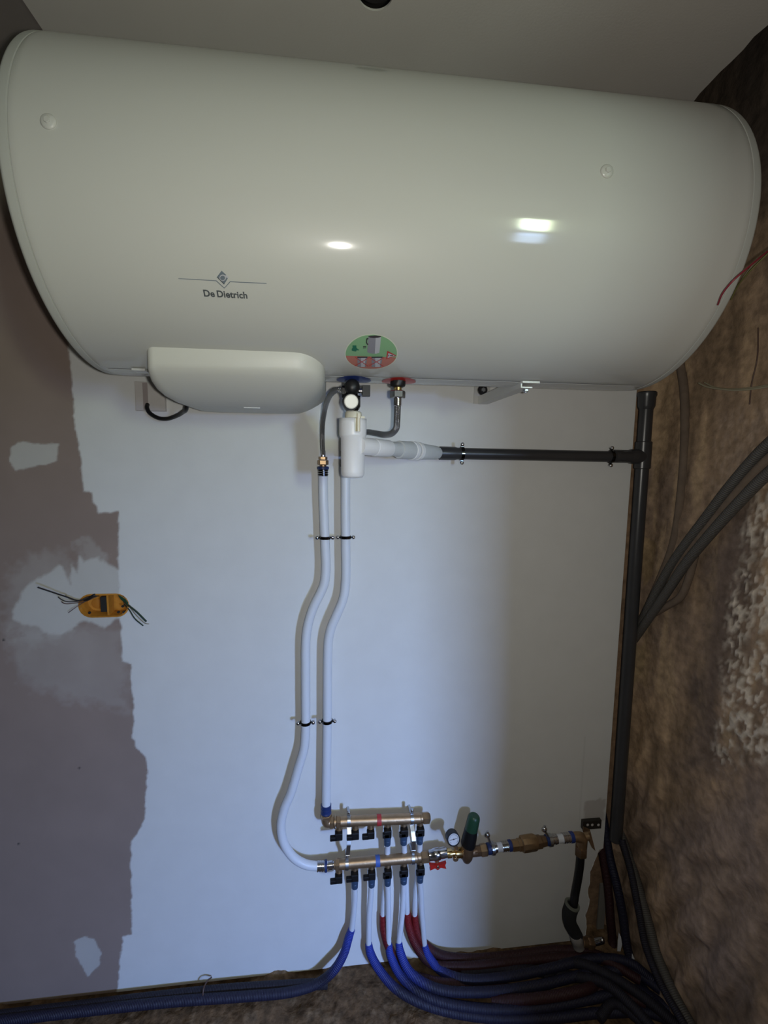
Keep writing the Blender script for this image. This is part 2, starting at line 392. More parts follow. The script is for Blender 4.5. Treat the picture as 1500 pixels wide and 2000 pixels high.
# ragged lower right corner and the hole of the electrical box
boxL, boxR = at(153, 1181, 0), at(253, 1184, 0)
bz = (boxL[2] + boxR[2]) / 2; bh = 0.033
bmx, bhl = (boxL[0] + boxR[0]) / 2, (boxR[0] - boxL[0]) / 2
keep = ~(np.hypot(np.maximum(np.abs(X + .0017 - bmx) - (bhl - bh), 0), Z + .0017 - bz) < bh - .004)
brk = 0.016 * (fbm(Z * 22, Z * 0, 5, 3)) + 0.004
Xe = np.where((Z < .33), BX - brk - .028 * np.clip((.33 - Z) / .08, 0, 1), BX)
Xm = np.minimum(X, Xe)
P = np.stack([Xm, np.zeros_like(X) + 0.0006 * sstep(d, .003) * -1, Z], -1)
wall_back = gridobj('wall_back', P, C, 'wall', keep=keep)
wall_back['label'] = 'back wall of plasterboard, white paint ending raggedly on the left'
e = MB()
for i in range(0, len(zs) - 1, 6):
    j = min(i + 6, len(zs) - 1)
    e.add([P[-1, i], P[-1, j], P[-1, j] + A3(0, .013, 0), P[-1, i] + A3(0, .013, 0)], [(0, 1, 2, 3)])
e.obj('board_edge', mat('gypsum_edge', (.36, .31, .27), .9), wall_back)

# rough mud wall: return strip behind the board, corner, side wall towards the camera
SX = 0.975
s1 = np.linspace(0, 1, 26); s2 = np.concatenate([np.arange(0, 0.62, 0.006), np.linspace(0.62, 2.0, 70)[1:]])
us = np.concatenate([s1 * (SX - .83), (SX - .83) + s2[1:]])
zz = np.arange(-0.03, 2.75, 0.008)
U, Zm = np.meshgrid(us, zz, indexing='ij')
d0 = SX - .83
r = 0.05
bxw = np.where(U < d0 - r, .83 + U, SX); byw = np.where(U < d0, .038, .038 - (U - d0))
# soften the corner
t = np.clip((U - (d0 - r)) / (2 * r), 0, 1); inc = (t > 0) & (t < 1); ang = t * math.pi / 2
bxw = np.where(inc, SX - r + r * np.sin(ang), bxw); byw = np.where(inc, .038 - r + r * np.cos(ang), byw)
nxv = np.where(U < d0 - r, 0, np.where(U > d0 + r, -1, -np.sin(ang))); nyv = np.where(U < d0 - r, -1, np.where(U > d0 + r, 0, -np.cos(ang)))
big = fbm(U * 5, Zm * 4, 21, 3) - .5; med = fbm(U * 18, Zm * 14, 31, 4) - .5; fine = fbm(U * 60, Zm * 50, 41, 3) - .5
yw = byw; zw = Zm
def pxs(L, X_=SX): return [(lambda p: (p[1], p[2]))(atx(x, y, X_)) for x, y in L]
BR = np.array((0.29, 0.20, 0.125))
CS = BR * (0.72 + 0.5 * (med + .5)[..., None] + .25 * big[..., None])
CS = mixc(CS, (0.15, 0.11, 0.09), np.clip((big + .10) * 2.5, 0, .6))
streak = fbm(U * 26, Zm * 3.2, 97, 4) - .5
CS = CS * (1 + 1.1 * streak)[..., None]
CS = mixc(CS, (.33, .235, .14), np.clip((streak - .06) * 5, 0, .6) * (Zm > .9))
on = U > d0 - .02
def msk(L, wd=.03, k=.06): return sstep(poly_sd(yw, zw, pxs(L)) + med * k + fine * k * .6, wd) * on
# pale crumbling render, grey stained band, ochre patches beside the pipe
crum = np.clip((fbm(U * 120, Zm * 62, 77, 4) - .47) * 9, 0, 1) * np.clip((fbm(U * 26, Zm * 15, 87, 3) - .18) * 5, 0, 1)
CS = mixc(CS, (.10, .075, .065), .75 * msk([(1380, 1120), (1450, 900), (1500, 900), (1440, 1200), (1400, 1520), (1340, 1500), (1370, 1250)], .05))
pale = msk([(1470, 960), (1520, 930), (1530, 1480), (1400, 1480), (1415, 1300), (1445, 1120)], .03)
CS = mixc(CS, (.48, .42, .35), .95 * pale * crum)
pale2 = msk([(1400, 830), (1520, 760), (1520, 900), (1440, 960), (1395, 960)], .03)
CS = mixc(CS, (.30, .22, .16), .8 * pale2 * np.clip(crum + .2, 0, 1))
CS = mixc(CS, (.25, .175, .095), .8 * msk([(1256, 1050), (1285, 1060), (1280, 1120), (1262, 1150)], .008, .02))
CS = mixc(CS, (.25, .18, .10), .8 * msk([(1243, 1255), (1262, 1262), (1258, 1310), (1240, 1340)], .006, .015))
CS = mixc(CS, (.22, .17, .15), .6 * msk([(1290, 1640), (1500, 1500), (1500, 1900), (1380, 1960)], .08))
CS = mixc(CS, (.022, .018, .016), .85 * np.clip((zw - 2.02) / .25, 0, 1))  # dark top: shade beside the tank painted into the wall colour
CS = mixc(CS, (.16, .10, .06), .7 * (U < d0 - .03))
# slanting trowel ridges in the lower half
rd = np.sin((yw * 1.0 + zw * .55) * 60 + 6 * (med + big)) * np.clip((.95 - zw) / .5, 0, 1) * on
CS = CS * (1 + .16 * rd)[..., None]
h = 0.024 * big + 0.012 * med + 0.004 * fine + 0.006 * rd + .004 * pale * (crum - .5)
h = np.where(U < d0 - .03, h * .25, h)
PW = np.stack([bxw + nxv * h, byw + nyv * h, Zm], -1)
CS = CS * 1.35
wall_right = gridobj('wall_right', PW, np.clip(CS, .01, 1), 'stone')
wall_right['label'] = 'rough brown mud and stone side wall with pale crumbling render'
# its end and far face
m_ = MB(); m_.box((SX + .13, -1.0, 1.36), (.18, 1.9, 2.8)); bk = m_.obj('wall_core', 'room', wall_right, smooth=False)

# floor
fx = np.unique(np.concatenate([np.linspace(-2.5, -1.2, 8), np.arange(-1.2, 1.1, .011), np.linspace(1.1, 2.7, 12)]).round(4))
fy = np.unique(np.concatenate([np.linspace(-4.3, -.6, 18), np.arange(-.6, .08, .011)]).round(4))
FX, FY = np.meshgrid(fx, fy, indexing='ij')
fb = fbm(FX * 12, FY * 12, 51, 4) - .5; ff = fbm(FX * 45, FY * 45, 61, 3) - .5
near = np.clip(1 - np.maximum(-.8 - FY, 0), 0, 1)
FZ = -0.004 + (0.040 * fb + .012 * ff) * near
CF = np.array((.105, .065, .034)) * (0.75 + 1.3 * (fb + .5)[..., None] * .6)
CF = mixc(CF, (.21, .145, .085), np.clip((ff - .12) * 5, 0, .7))
tag(gridobj('floor', np.stack([FX, FY, FZ], -1), CF, 'floor'), 'dark rubble and earth floor at the foot of the wall')

# ceiling: painted board with a round hole, ragged right edge, bare board on the left, dark void above
hc = atz(733, -12, CEIL); hr = abs(atz(768, -12, CEIL)[0] - hc[0])
bm = bmesh.new()
pts = [(-0.60, .02)] + [(-0.60, -4.3)] + [(2.6, -4.3), (2.6, -1.3), (BX + .01, -1.3)]
yy = np.linspace(-1.28, .02, 44); rag = fbm(yy * 30, yy * 0, 9, 3)
pts += [(BX - .014 + .02 * r_, y_) for r_, y_ in zip(rag, yy)]
vo = [bm.verts.new((x_, y_, CEIL)) for x_, y_ in pts]
es = [bm.edges.new((vo[i], vo[(i + 1) % len(vo)])) for i in range(len(vo))]
vc = [bm.verts.new((hc[0] + hr * math.cos(a), hc[1] + hr * math.sin(a), CEIL)) for a in np.linspace(0, 2 * math.pi, 40, endpoint=False)]
es += [bm.edges.new((vc[i], vc[(i + 1) % 40])) for i in range(40)]
bmesh.ops.triangle_fill(bm, use_beauty=True, use_dissolve=False, edges=es)
bad = [f for f in bm.faces if (f.calc_center_median().xy - Vector(hc[:2])).length < hr * .8]
bmesh.ops.delete(bm, geom=bad, context='FACES')
g = bmesh.ops.extrude_face_region(bm, geom=list(bm.faces))
bmesh.ops.translate(bm, vec=(0, 0, .004), verts=[v for v in g['geom'] if isinstance(v, bmesh.types.BMVert)])
bmesh.ops.recalc_face_normals(bm, faces=bm.faces)
me = bpy.data.meshes.new('ceiling'); bm.to_mesh(me); bm.free(); me.materials.append(MT['ceiling'])
ceiling = bpy.data.objects.new('ceiling', me); col.objects.link(ceiling)
tag(ceiling, 'off-white painted ceiling board with a round hole', kind='structure')
MB().box((-1.5, -2.14, CEIL + .009), (1.8, 4.32, .013)).obj('bare_board', 'ceiling2', ceiling, smooth=False)
t_ = MB(); t_.ringband((hc[0], hc[1], CEIL + .05), (0, 0, 1), hr + .0005, .07, .002, 32); t_.obj('hole_sleeve', 'dark', ceiling)
MB().box((.1, -2.1, 2.78), (5.2, 4.6, .03)).obj('void_slab', 'dark', ceiling, smooth=False)
def struct(name, c, s_, m='room'):
    return tag(MB().box(c, s_).obj(name, m, smooth=False), kind='structure')
struct('wall_left', (-2.45, -2.1, 1.38), (.1, 4.5, 2.8))
wx0, wx1, wz0, wz1 = WX0 - .03, WX1 + .03, WZ0 - .03, WZ1 + .03
wf = struct('wall_front', ((-2.5 + wx0) / 2, WY - .05, 1.38), (wx0 + 2.5, .1, 2.8))
for c, s_ in ((((wx1 + 2.7) / 2, WY - .05, 1.38), (2.7 - wx1, .1, 2.8)), (((wx0 + wx1) / 2, WY - .05, wz0 / 2), (wx1 - wx0, .1, wz0)), (((wx0 + wx1) / 2, WY - .05, (wz1 + 2.78) / 2), (wx1 - wx0, .1, 2.78 - wz1))):
    MB().box(c, s_).obj('masonry', 'room', wf, smooth=False)
# narrow two-pane window whose reflection shows on the tank
win = bpy.data.objects.new('window_1', None); col.objects.link(win); win.location = ((wx0 + wx1) / 2, WY, wz0); ROOT['window_1'] = np.array(win.location)
tag(win, kind='structure')
fr = MB(); wm = (wx0 + wx1) / 2
for c, s_ in (((wx0 + .015, WY, (wz0 + wz1) / 2), (.03, .05, wz1 - wz0)), ((wx1 - .015, WY, (wz0 + wz1) / 2), (.03, .05, wz1 - wz0)), ((wm, WY, wz0 + .015), (wx1 - wx0, .05, .03)), ((wm, WY, wz1 - .015), (wx1 - wx0, .05, .03)), ((wm, WY, (WZG0 + WZG1) / 2), (wx1 - wx0, .05, WZG1 - WZG0))): fr.box(c, s_)
fr.obj('window_frame', 'white', win, smooth=False)
sky = mat('daylit_pane', (.2, .2, .2), .3, emis=((.5, .68, 1.0), 18))
for z0_, z1_ in ((WZ0, WZG0), (WZG1, WZ1)):
    MB().box((wm, WY - .01, (z0_ + z1_) / 2), (WX1 - WX0 + .002, .01, z1_ - z0_ + .002)).obj('pane', sky, win, smooth=False)
struct('wall_far_right', (2.7, -2.1, 1.38), (.1, 4.5, 2.8))
struct('wall_back_right', (1.95, .1, 1.38), (1.6, .08, 2.8))
# hidden backing behind the board and under the floor edge
struct('trim_1', (-.75, .07, 1.3), (3.3, .02, 2.75), 'dark')

# ================================================================== WATER HEATER
heater = thing('water_heater', (0.125, TY, TZ - TR), 'large white horizontal wall-hung water heater under the ceiling', 'water heater')
XL, XR = -0.455, 0.705
def rings(prof, n=128):
    b = MB(); vs_ = [tp(x, 360 * k / n, r_) for x, r_ in prof for k in range(n)]
    fs = [(i * n + k, i * n + (k + 1) % n, (i + 1) * n + (k + 1) % n, (i + 1) * n + k) for i in range(len(prof) - 1) for k in range(n)]
    return b.add(vs_, fs), n, len(prof)
b, n, L = rings([(XL + .020, TR - .004), (XL + .020, TR - .0005), (XL + .0215, TR)] + [(x_, TR) for x_ in np.linspace(XL + .03, XR - .03, 24)] + [(XR - .0215, TR), (XR - .020, TR - .0005), (XR - .020, TR - .004)])
b.obj('tank_body', 'tank', heater, ang=50)
for s_, x0 in ((-1, XL), (1, XR)):
    pr = [(x0 - s_ * .03, TR - .003), (x0 - s_ * .019, TR - .003), (x0 - s_ * .018, TR - .0004), (x0 - s_ * .008, TR - .0004)]
    for a in np.radians((15, 30, 45, 60, 75, 90)): pr.append((x0 - s_ * .008 + s_ * .008 * math.sin(a), TR - .0004 - .012 * (1 - math.cos(a))))
    pr += [(x0 + s_ * .002, TR - .05), (x0 + s_ * .0, .15), (x0 + s_ * .0, .002)]
    b, n, L = rings(pr); b.f.append(tuple((L - 1) * n + k for k in range(n)))
    b.obj('end_cap', 'tank_end', heater, ang=50)
# seam strip along the underside
sb = MB(); ns = 40
for i in range(ns):
    x0, x1 = XL + .03 + (XR - XL - .06) * i / ns, XL + .03 + (XR - XL - .06) * (i + 1) / ns
    q = [tp(x0, 262.3, TR), tp(x1, 262.3, TR), tp(x1, 262.45, TR + .0008), tp(x0, 262.45, TR + .0008)] + [tp(x_, t_, TR + .0008) for t_ in (268, 274, 280) for x_ in (x1, x0)]
    sb.add(q, [(0, 1, 2, 3), (3, 2, 4, 5), (5, 4, 6, 7), (7, 6, 8, 9)])
sb.obj('seam', 'tank', heater, smooth=False)
gp = MB()
for i in range(ns):
    x0, x1 = XL + .03 + (XR - XL - .06) * i / ns, XL + .03 + (XR - XL - .06) * (i + 1) / ns
    gp.add([tp(x0, 261.75, TR + .0004), tp(x1, 261.75, TR + .0004), tp(x1, 262.35, TR + .0004), tp(x0, 262.35, TR + .0004)], [(0, 1, 2, 3)])
gp.obj('seam_gap', 'stgrey', heater, smooth=False)
# plugs
for x_, y_ in ((95, 238), (1185, 335)):
    X_, th = tcyl(x_, y_); a = tp(X_, th, TR - .001); o_ = tp(X_, th, TR + .0035)
    pb = MB(); pb.lathe(a, o_, [(0, .0105), (.5, .0105), (.8, .0095), (1, .008)], 24)
    pl = pb.obj('screw_plug', 'tank', heater)
    q = MB(); q.nut(tp(X_, th, TR + .003), tp(X_, th, TR + .0055), .0045); q.obj('plug_head', 'tank', pl)
# printed emblem and lettering
def decal(name, px_poly, m, off, parent=heater, sub=6):
    poly = [tcyl(*p) for p in px_poly]; pts_ = []
    for i in range(len(poly)):
        a_, b_ = np.array(poly[i]), np.array(poly[(i + 1) % len(poly)])
        for k in range(sub): pts_.append(a_ + (b_ - a_) * k / sub)
    c_ = np.mean(pts_, axis=0); lay = TR + off
    bm = bmesh.new(); vv = [bm.verts.new(tp(p[0], p[1], lay) - ROOT[heater.name]) for p in pts_]
    ed = [bm.edges.new((vv[i], vv[(i + 1) % len(vv)])) for i in range(len(vv))]
    bmesh.ops.triangle_fill(bm, use_beauty=True, edges=ed)
    bmesh.ops.recalc_face_normals(bm, faces=bm.faces)
    me_ = bpy.data.meshes.new(name); bm.to_mesh(me_); bm.free(); me_.materials.append(MT[m])
    o_ = bpy.data.objects.new(name, me_); col.objects.link(o_); o_.parent = parent; return o_
def lg(x, y): return (330 + x / 7.143, 510 + y / 7.143)
emb = decal('emblem', [lg(*p) for p in ((735, 132), (832, 222), (770, 326), (668, 222))], 'inkgrey', .0005)
decal('emblem_light', [lg(752 + 46 * math.cos(a), 230 + 44 * math.sin(a)) for a in np.linspace(0, 2 * math.pi, 24, endpoint=False)], 'stlight', .0008, emb)
decal('emblem_centre', [lg(750 + 34 * math.cos(a), 232 + 32 * math.sin(a)) for a in np.linspace(0, 2 * math.pi, 24, endpoint=False)], 'inkgrey', .0011, emb)
decal('emblem_notch', [lg(*p) for p in ((800, 190), (836, 226), (826, 236), (806, 232), (786, 200))], 'stlight', .0008, emb)
decal('emblem_slash', [lg(*p) for p in ((668, 222), (676, 216), (772, 312), (770, 326))], 'ink', .0009, emb)
for P_ in ([(132, 238), (400, 252), (662, 267), (770, 366), (776, 366), (776, 378), (768, 378), (656, 277), (400, 262), (132, 247)], [(776, 366), (850, 281), (1100, 292), (1362, 305), (1362, 316), (1100, 303), (856, 292), (778, 378), (772, 376)]):
    decal('emblem_line', [lg(*p) for p in P_], 'inkgrey', .0005)
cu = bpy.data.curves.new('lettering', 'FONT'); cu.body = 'De Dietrich'; cu.size = 1.0; cu.offset = 0.03; cu.space_character = 1.02; cu.space_word = 0.7; cu.resolution_u = 4
to = bpy.data.objects.new('tmp_text', cu); col.objects.link(to)
bpy.context.view_layer.update()
me = bpy.data.meshes.new_from_object(to.evaluated_get(bpy.context.evaluated_depsgraph_get())); bpy.data.objects.remove(to)
V = np.array([v.co[:] for v in me.vertices]); x0, x1 = V[:, 0].min(), V[:, 0].max(); capH = V[:, 1].max()
La, Lb = tcyl(*lg(492, 488)), tcyl(*lg(1098, 520)); Lt = tcyl(*lg(487, 397))
base = (La[1] + Lb[1]) / 2; hh = abs(La[1] - Lt[1]) * 1.02
for i, v in enumerate(me.vertices):
    v.co = Vector(tp(La[0] + (V[i, 0] - x0) / (x1 - x0) * (Lb[0] - La[0]), base - V[i, 1] / capH * hh, TR + .0006) - ROOT[heater.name])
me.materials.clear(); me.materials.append(MT['ink']); me.name = 'lettering'
lo = bpy.data.objects.new('lettering', me); col.objects.link(lo); lo.parent = heater; lo['label'] = 'dark printed maker lettering'
# round advice sticker (green above, red below)
def st(x, y): return (640 + x / 8.333, 630 + y / 8.333)
def disc(name, cx, cth, rad, m, off, part_=None, parent=heater):
    """disc lying on the tank; part_ (lo, hi): band of the disc between two heights, metres up the skin"""
    b_ = MB(); N, K = 48, 10; Rr = TR + off; vs_ = []; fs = []
    lo_, hi_ = part_ if part_ else (-rad, rad)
    rows = 24
    for i in range(rows + 1):
        s0 = lo_ + (hi_ - lo_) * i / rows; half = math.sqrt(max(rad * rad - s0 * s0, 0))
        for k in range(13): vs_.append(tp(cx + half * (k / 6 - 1), cth - math.degrees(s0 / TR), Rr))
    for i in range(rows):
        for k in range(12): fs.append((i * 13 + k, i * 13 + k + 1, (i + 1) * 13 + k + 1, (i + 1) * 13 + k))
    return b_.add(vs_, fs).obj(name, m, parent)
stX, stT = 0.0745, (tcyl(723, 651)[1] + tcyl(728, 721)[1]) / 2
stk = disc('advice_sticker', stX, stT, .0495, 'strim', .0004); stk['label'] = 'round green and red pictogram sticker'
disc('green_half', stX, stT, .0475, 'stgreen', .0007, (-.006, .0475), stk)
disc('red_half', stX, stT, .0475, 'stred', .0007, (-.0475, -.006), stk)
D_ = lambda nm, P_, m, off=.001: decal(nm, [st(*p) for p in P_], m, off + .0004, stk)
D_('mug', ((660, 218), (700, 235), (790, 238), (868, 225), (840, 480), (800, 495), (740, 498), (680, 490), (642, 468)), 'stgrey')
D_('mug_light', ((780, 238), (868, 225), (840, 480), (790, 495), (765, 495)), 'stlight', .0013)
D_('mug_top', ((655, 215), (700, 204), (780, 198), (860, 208), (872, 222), (820, 236), (740, 240), (690, 234)), 'stdark', .0014)
D_('mug_handle', ((662, 240), (628, 250), (622, 320), (642, 355), (660, 352), (662, 338), (648, 332), (640, 310), (644, 268), (662, 262)), 'stdark')
D_('dash', ((575, 374), (628, 372), (628, 384), (575, 386)), 'stdark'); D_('dash', ((575, 398), (628, 396), (628, 408), (575, 410)), 'stdark')
D_('hand', ((402, 362), (466, 362), (468, 398), (490, 424), (512, 430), (505, 444), (470, 440), (462, 462), (430, 458), (392, 446), (392, 415), (406, 400)), 'hand')
for x0, w_ in ((482, 165), (712, 180)):
    D_('pot', ((x0, 556), (x0 + w_, 556), (x0 + w_ - 30, 712), (x0 + 5, 712)), 'stgrey')
    D_('pot_light', ((x0 + 60, 560), (x0 + w_ - 30, 560), (x0 + w_ - 45, 710), (x0 + 60, 710)), 'stlight', .0013)
    D_('pot_lid', ((x0, 543), (x0 + w_, 541), (x0 + w_, 560), (x0, 562)), 'stdark', .0015)
    for a_, b_ in (((x0 - 40, 543), (x0 + w_ + 15, 697)), ((x0 + w_ + 25, 553), (x0 - 40, 690))):
        dv = unit(A3(b_[0] - a_[0], b_[1] - a_[1], 0)); nn = (-dv[1] * 5, dv[0] * 5)
        D_('cross_line', ((a_[0] + nn[0], a_[1] + nn[1]), (b_[0] + nn[0], b_[1] + nn[1]), (b_[0] - nn[0], b_[1] - nn[1]), (a_[0] - nn[0], a_[1] - nn[1])), 'tri', .0017)
D_('warning_triangle', ((970, 450), (1118, 528), (950, 588)), 'tri', .001)
D_('triangle_field', ((986, 482), (1092, 527), (972, 566)), 'stlight', .0013)
D_('exclamation_bar', ((1012, 520), (1062, 518), (1062, 530), (1012, 531)), 'stdark', .0016)
D_('exclamation_dot', ((984, 518), (998, 518), (998, 532), (984, 532)), 'stdark', .0016)
dth = tcyl(690, 732)[1] + 7.7
CX_, HX_ = 0.0475, 0.1425
disc('cold_inlet_disc', CX_, dth, .036, 'bluering', .0016)['label'] = 'blue disc round the cold inlet'
disc('hot_outlet_disc', HX_, dth, .036, 'red', .0016)['label'] = 'red disc round the hot outlet'
# control cover
def rrect(x0, x1, y0, y1, rad, z, k=8):
    out = []
    for (cx, cy, a0, rr) in ((x1 - rad[0], y0 + rad[0], -90, rad[0]), (x1 - rad[1], y1 - rad[1], 0, rad[1]), (x0 + rad[2], y1 - rad[2], 90, rad[2]), (x0 + rad[3], y0 + rad[3], 180, rad[3])):
        for i in range(k + 1):
            a = math.radians(a0 + 90 * i / k); out.append((cx + rr * math.cos(a), cy + rr * math.sin(a), z))
    return out
lv = [(1.806, -.325, -.014, -.406, -.10, .055, .02), (1.800, -.3265, -.0125, -.4075, -.10, .055, .02), (1.765, -.3265, -.012, -.405, -.10, .055, .02), (1.757, -.325, -.0125, -.401, -.10, .055, .02), (1.748, -.322, -.013, -.391, -.10, .056, .022),
      (1.738, -.3165, -.017, -.377, -.103, .056, .026), (1.726, -.309, -.030, -.355, -.108, .055, .03), (1.716, -.302, -.045, -.332, -.114, .05, .034), (1.708, -.294, -.058, -.306, -.122, .045, .036), (1.703, -.285, -.070, -.280, -.132, .04, .034), (1.7015, -.27, -.085, -.262, -.145, .03, .03)]
xw = [-.3265, -.327, -.3285, -.330, -.332, -.334, -.333, -.327, -.316, -.300, -.282]
lv = [(1.757 - (1.757 - l[0]) * .95 if l[0] < 1.757 else l[0], xw[i], *l[2:]) for i, l in enumerate(lv)]
cb = MB(); K = 9 * 4; vs_ = []
for z, x0, x1, y0, y1, r1, r2 in lv: vs_ += rrect(x0, x1, y0, y1, (r1, r2, r2, r2 * .8), z)
fs = [(i * K + k, i * K + (k + 1) % K, (i + 1) * K + (k + 1) % K, (i + 1) * K + k) for i in range(len(lv) - 1) for k in range(K)]
fs.append(tuple((len(lv) - 1) * K + k for k in range(K)))
cov = cb.add(vs_, fs).obj('control_cover', 'cover', heater, ang=60); cov['label'] = 'bulging plastic cover of the electrical controls'
lip = MB(); vs_ = rrect(-.329, -.0095, -.4095, -.10, (.057, .02, .02, .017), 1.8065) + rrect(-.329, -.0095, -.4095, -.10, (.057, .02, .02, .017), 1.8015)
lip.add(vs_, [(k, (k + 1) % K, K + (k + 1) % K, K + k) for k in range(K)] + [tuple(range(K)), tuple(range(2 * K - 1, K - 1, -1))]); lip.obj('cover_lip', 'cover', cov)
sg = MB()
p1 = at(492, 791, -.27); sg.box((p1[0], -.262, 1.7040), (.034, .016, .002)); sg.obj('cover_label', 'palegrey', cov, smooth=False)
# brackets
def bracket(tabpx, wallpx, lab, shift=0.0):
    ta, tb = tp(tcyl(tabpx[0], tabpx[1])[0], 260.5, TR + .001), tp(tcyl(tabpx[2], tabpx[3])[0], 260.5, TR + .001)
    tcen = (ta + tb) / 2; g_ = MB()
    g_.box(tcen + A3(0, .01, -.002), (abs(tb[0] - ta[0]), .026, .004))
    br = g_.obj('mounting_bracket', 'steel', heater, smooth=False)
    wc = at(wallpx[0], wallpx[1], -.006)
    g2 = MB(); a_ = A3(tcen[0] - .006 + shift, tcen[1] + .004, tcen[2] - .012); b_ = A3(wc[0], -.008, wc[2])
    dv = unit(b_ - a_); sd = unit(np.cross(dv, A3(0, 0, 1)))
    up = np.cross(sd, dv); c_ = (a_ + b_) / 2; Ln = np.linalg.norm(b_ - a_)
    g2.box(c_, (Ln, .024, .0025), (dv, sd, up))
    g2.box(c_ + sd * .012 * (1 if sd[0] < 0 else -1) + up * .010 * (1 if up[2] > 0 else -1), (Ln, .0025, .022), (dv, sd, up))
    g2.obj('bracket_arm', 'steel', br, smooth=False)
    g3 = MB(); g3.nut(a_ + A3(0, .006, -.003), a_ + A3(0, .006, -.008), .0062); g3.cyl(a_ + A3(0, .006, -.008), a_ + A3(0, .006, -.011), .0035); g3.obj('bolt', 'zinc', br)
    return br, wc
br, wc = bracket((1015, 747, 1048, 748), (943, 789), '')
g4 = MB(); pc = at(941, 771, -.003); g4.box((pc[0], -.003, pc[2]), (.046, .005, .050)); bp_ = g4.obj('wall_plate', 'steel', heater, smooth=False)
g5 = MB(); pc = at(942, 762, -.01); g5.cyl((pc[0], -.006, pc[2]), (pc[0], -.016, pc[2]), .0135); g5.obj('plate_bolt', 'black', bp_)
g6 = MB(); g6.nut((pc[0], -.015, pc[2]), (pc[0], -.021, pc[2]), .0065); g6.obj('plate_nut', 'zinc', bp_)
br2, _ = bracket((261, 721, 287, 722), (400, 765), '', .07)

# wall socket cover with its black cable
sc = thing('junction_box', at(293, 775, 0), 'square pale junction box on the wall below the left end of the heater', 'junction box')
a_, b_ = at(262, 744, -.012), at(323, 804, -.012)
g_ = MB(); cx, cz = (a_[0] + b_[0]) / 2, (a_[2] + b_[2]) / 2; wx, wz = b_[0] - a_[0], a_[2] - b_[2]
g_.lathe((cx, 0, cz), (cx, -.012, cz), [(0, wx * .707), (.8, wx * .707), (1, wx * .69)], 4)
for i in range(len(g_.v)):
    x_, y_, z_ = g_.v[i]; dx, dz = x_ - cx, z_ - cz
    g_.v[i] = (cx + (dx + dz) * .7071 if False else cx + (dx * math.cos(math.pi / 4) - dz * math.sin(math.pi / 4)), y_, cz + (dx * math.sin(math.pi / 4) + dz * math.cos(math.pi / 4)))
xs_ = [abs(v[0] - cx) for v in g_.v[:4]]
if min(xs_) < .005:   # corners landed on the axes: turn by 45 degrees more
    g_.v = [(cx + ((x_ - cx) * .7071 - (z_ - cz) * .7071), y_, cz + ((x_ - cx) * .7071 + (z_ - cz) * .7071)) for x_, y_, z_ in g_.v]
g_.obj('box_lid', 'plate', sc, smooth=False)
g_ = MB(); p = at(284, 774, -.0125); g_.box((p[0], -.0125, cz), (.012, .001, wz * .9)); g_.obj('smudged_groove', mat('smudge', (.33, .29, .28), .7), sc, smooth=False)
pc = MB(); path = [at(288, 790, -.012), at(287, 796, -.022), at(292, 806, -.03), at(308, 816, -.04), at(326, 818, -.055), at(345, 812, -.08), at(357, 805, -.11), at(364, 797, -.15), A3(at(366, 790, -.17)[0], -.17, 1.745)]
tag(pc.tube(path, .0052).obj('power_cable', 'black'), 'thick black cable looping from the junction box up to the heater', 'cable')

# ================================================================== SAFETY GROUP, TUNDISH, HOSES
yS = -.298
kb = at(688, 756, yS - .02)
sgp = thing('safety_valve', tp(CX_, 268), 'black and chrome safety valve under the blue disc', 'valve')
CXs = kb[0]
zc = lambda py, y=yS: at(688, py, y)[2]
g_ = MB(); g_.lathe((CXs, yS, 1.764), (CXs, yS, zc(803)), [(0, .010), (.12, .010), (.14, .016), (.3, .017), (.34, .012), (.5, .013), (.52, .0185), (.85, .0185), (.95, .015), (1, .012)]); g_.obj('valve_body', 'blackm', sgp)
g_ = MB(); g_.nut((CXs, yS, 1.762), (CXs, yS, 1.751), .0155); g_.obj('inlet_nut', 'zinc', sgp)
g_ = MB(); g_.ball((CXs, yS - .022, kb[2]), .0155, 20, (1, .8, 1.05)); g_.obj('black_knob', 'black', sgp)
wd = at(686, 780, yS - .045)
g_ = MB(); g_.lathe((wd[0], yS, wd[2]), (wd[0], yS - .043, wd[2] - .004), [(0, .017), (.4, .018), (.9, .0175), (1, .015)]); drn = g_.obj('drain_knob', 'black', sgp)
g_ = MB(); g_.cyl((wd[0], yS - .042, wd[2] - .004), (wd[0], yS - .046, wd[2] - .0045), .0140, 32); q = g_.obj('knob_cap', mat('knob_cap_white', (.80, .79, .70), .4), drn)
lv_ = at(714, 764, yS)
g_ = MB(); g_.cyl((CXs + .01, yS, lv_[2]), (lv_[0] - .004, yS, lv_[2]), .005); g_.obj('lever_stem', 'chrome', sgp)
g_ = MB(); g_.box((lv_[0] + .001, yS - .004, lv_[2]), (.016, .016, .022)); g_.lathe((lv_[0] - .008, yS, lv_[2]), (lv_[0] + .002, yS, lv_[2]), [(0, .008), (1, .010)]); g_.obj('lever', 'black', sgp)
lc = at(671, 765, yS)
g_ = MB(); g_.lathe((CXs - .012, yS, lc[2]), (lc[0] - .004, yS, lc[2]), [(0, .009), (.3, .009), (.35, .0125), (.9, .0125), (1, .010)], hexa=True); g_.obj('side_port', 'black', sgp)
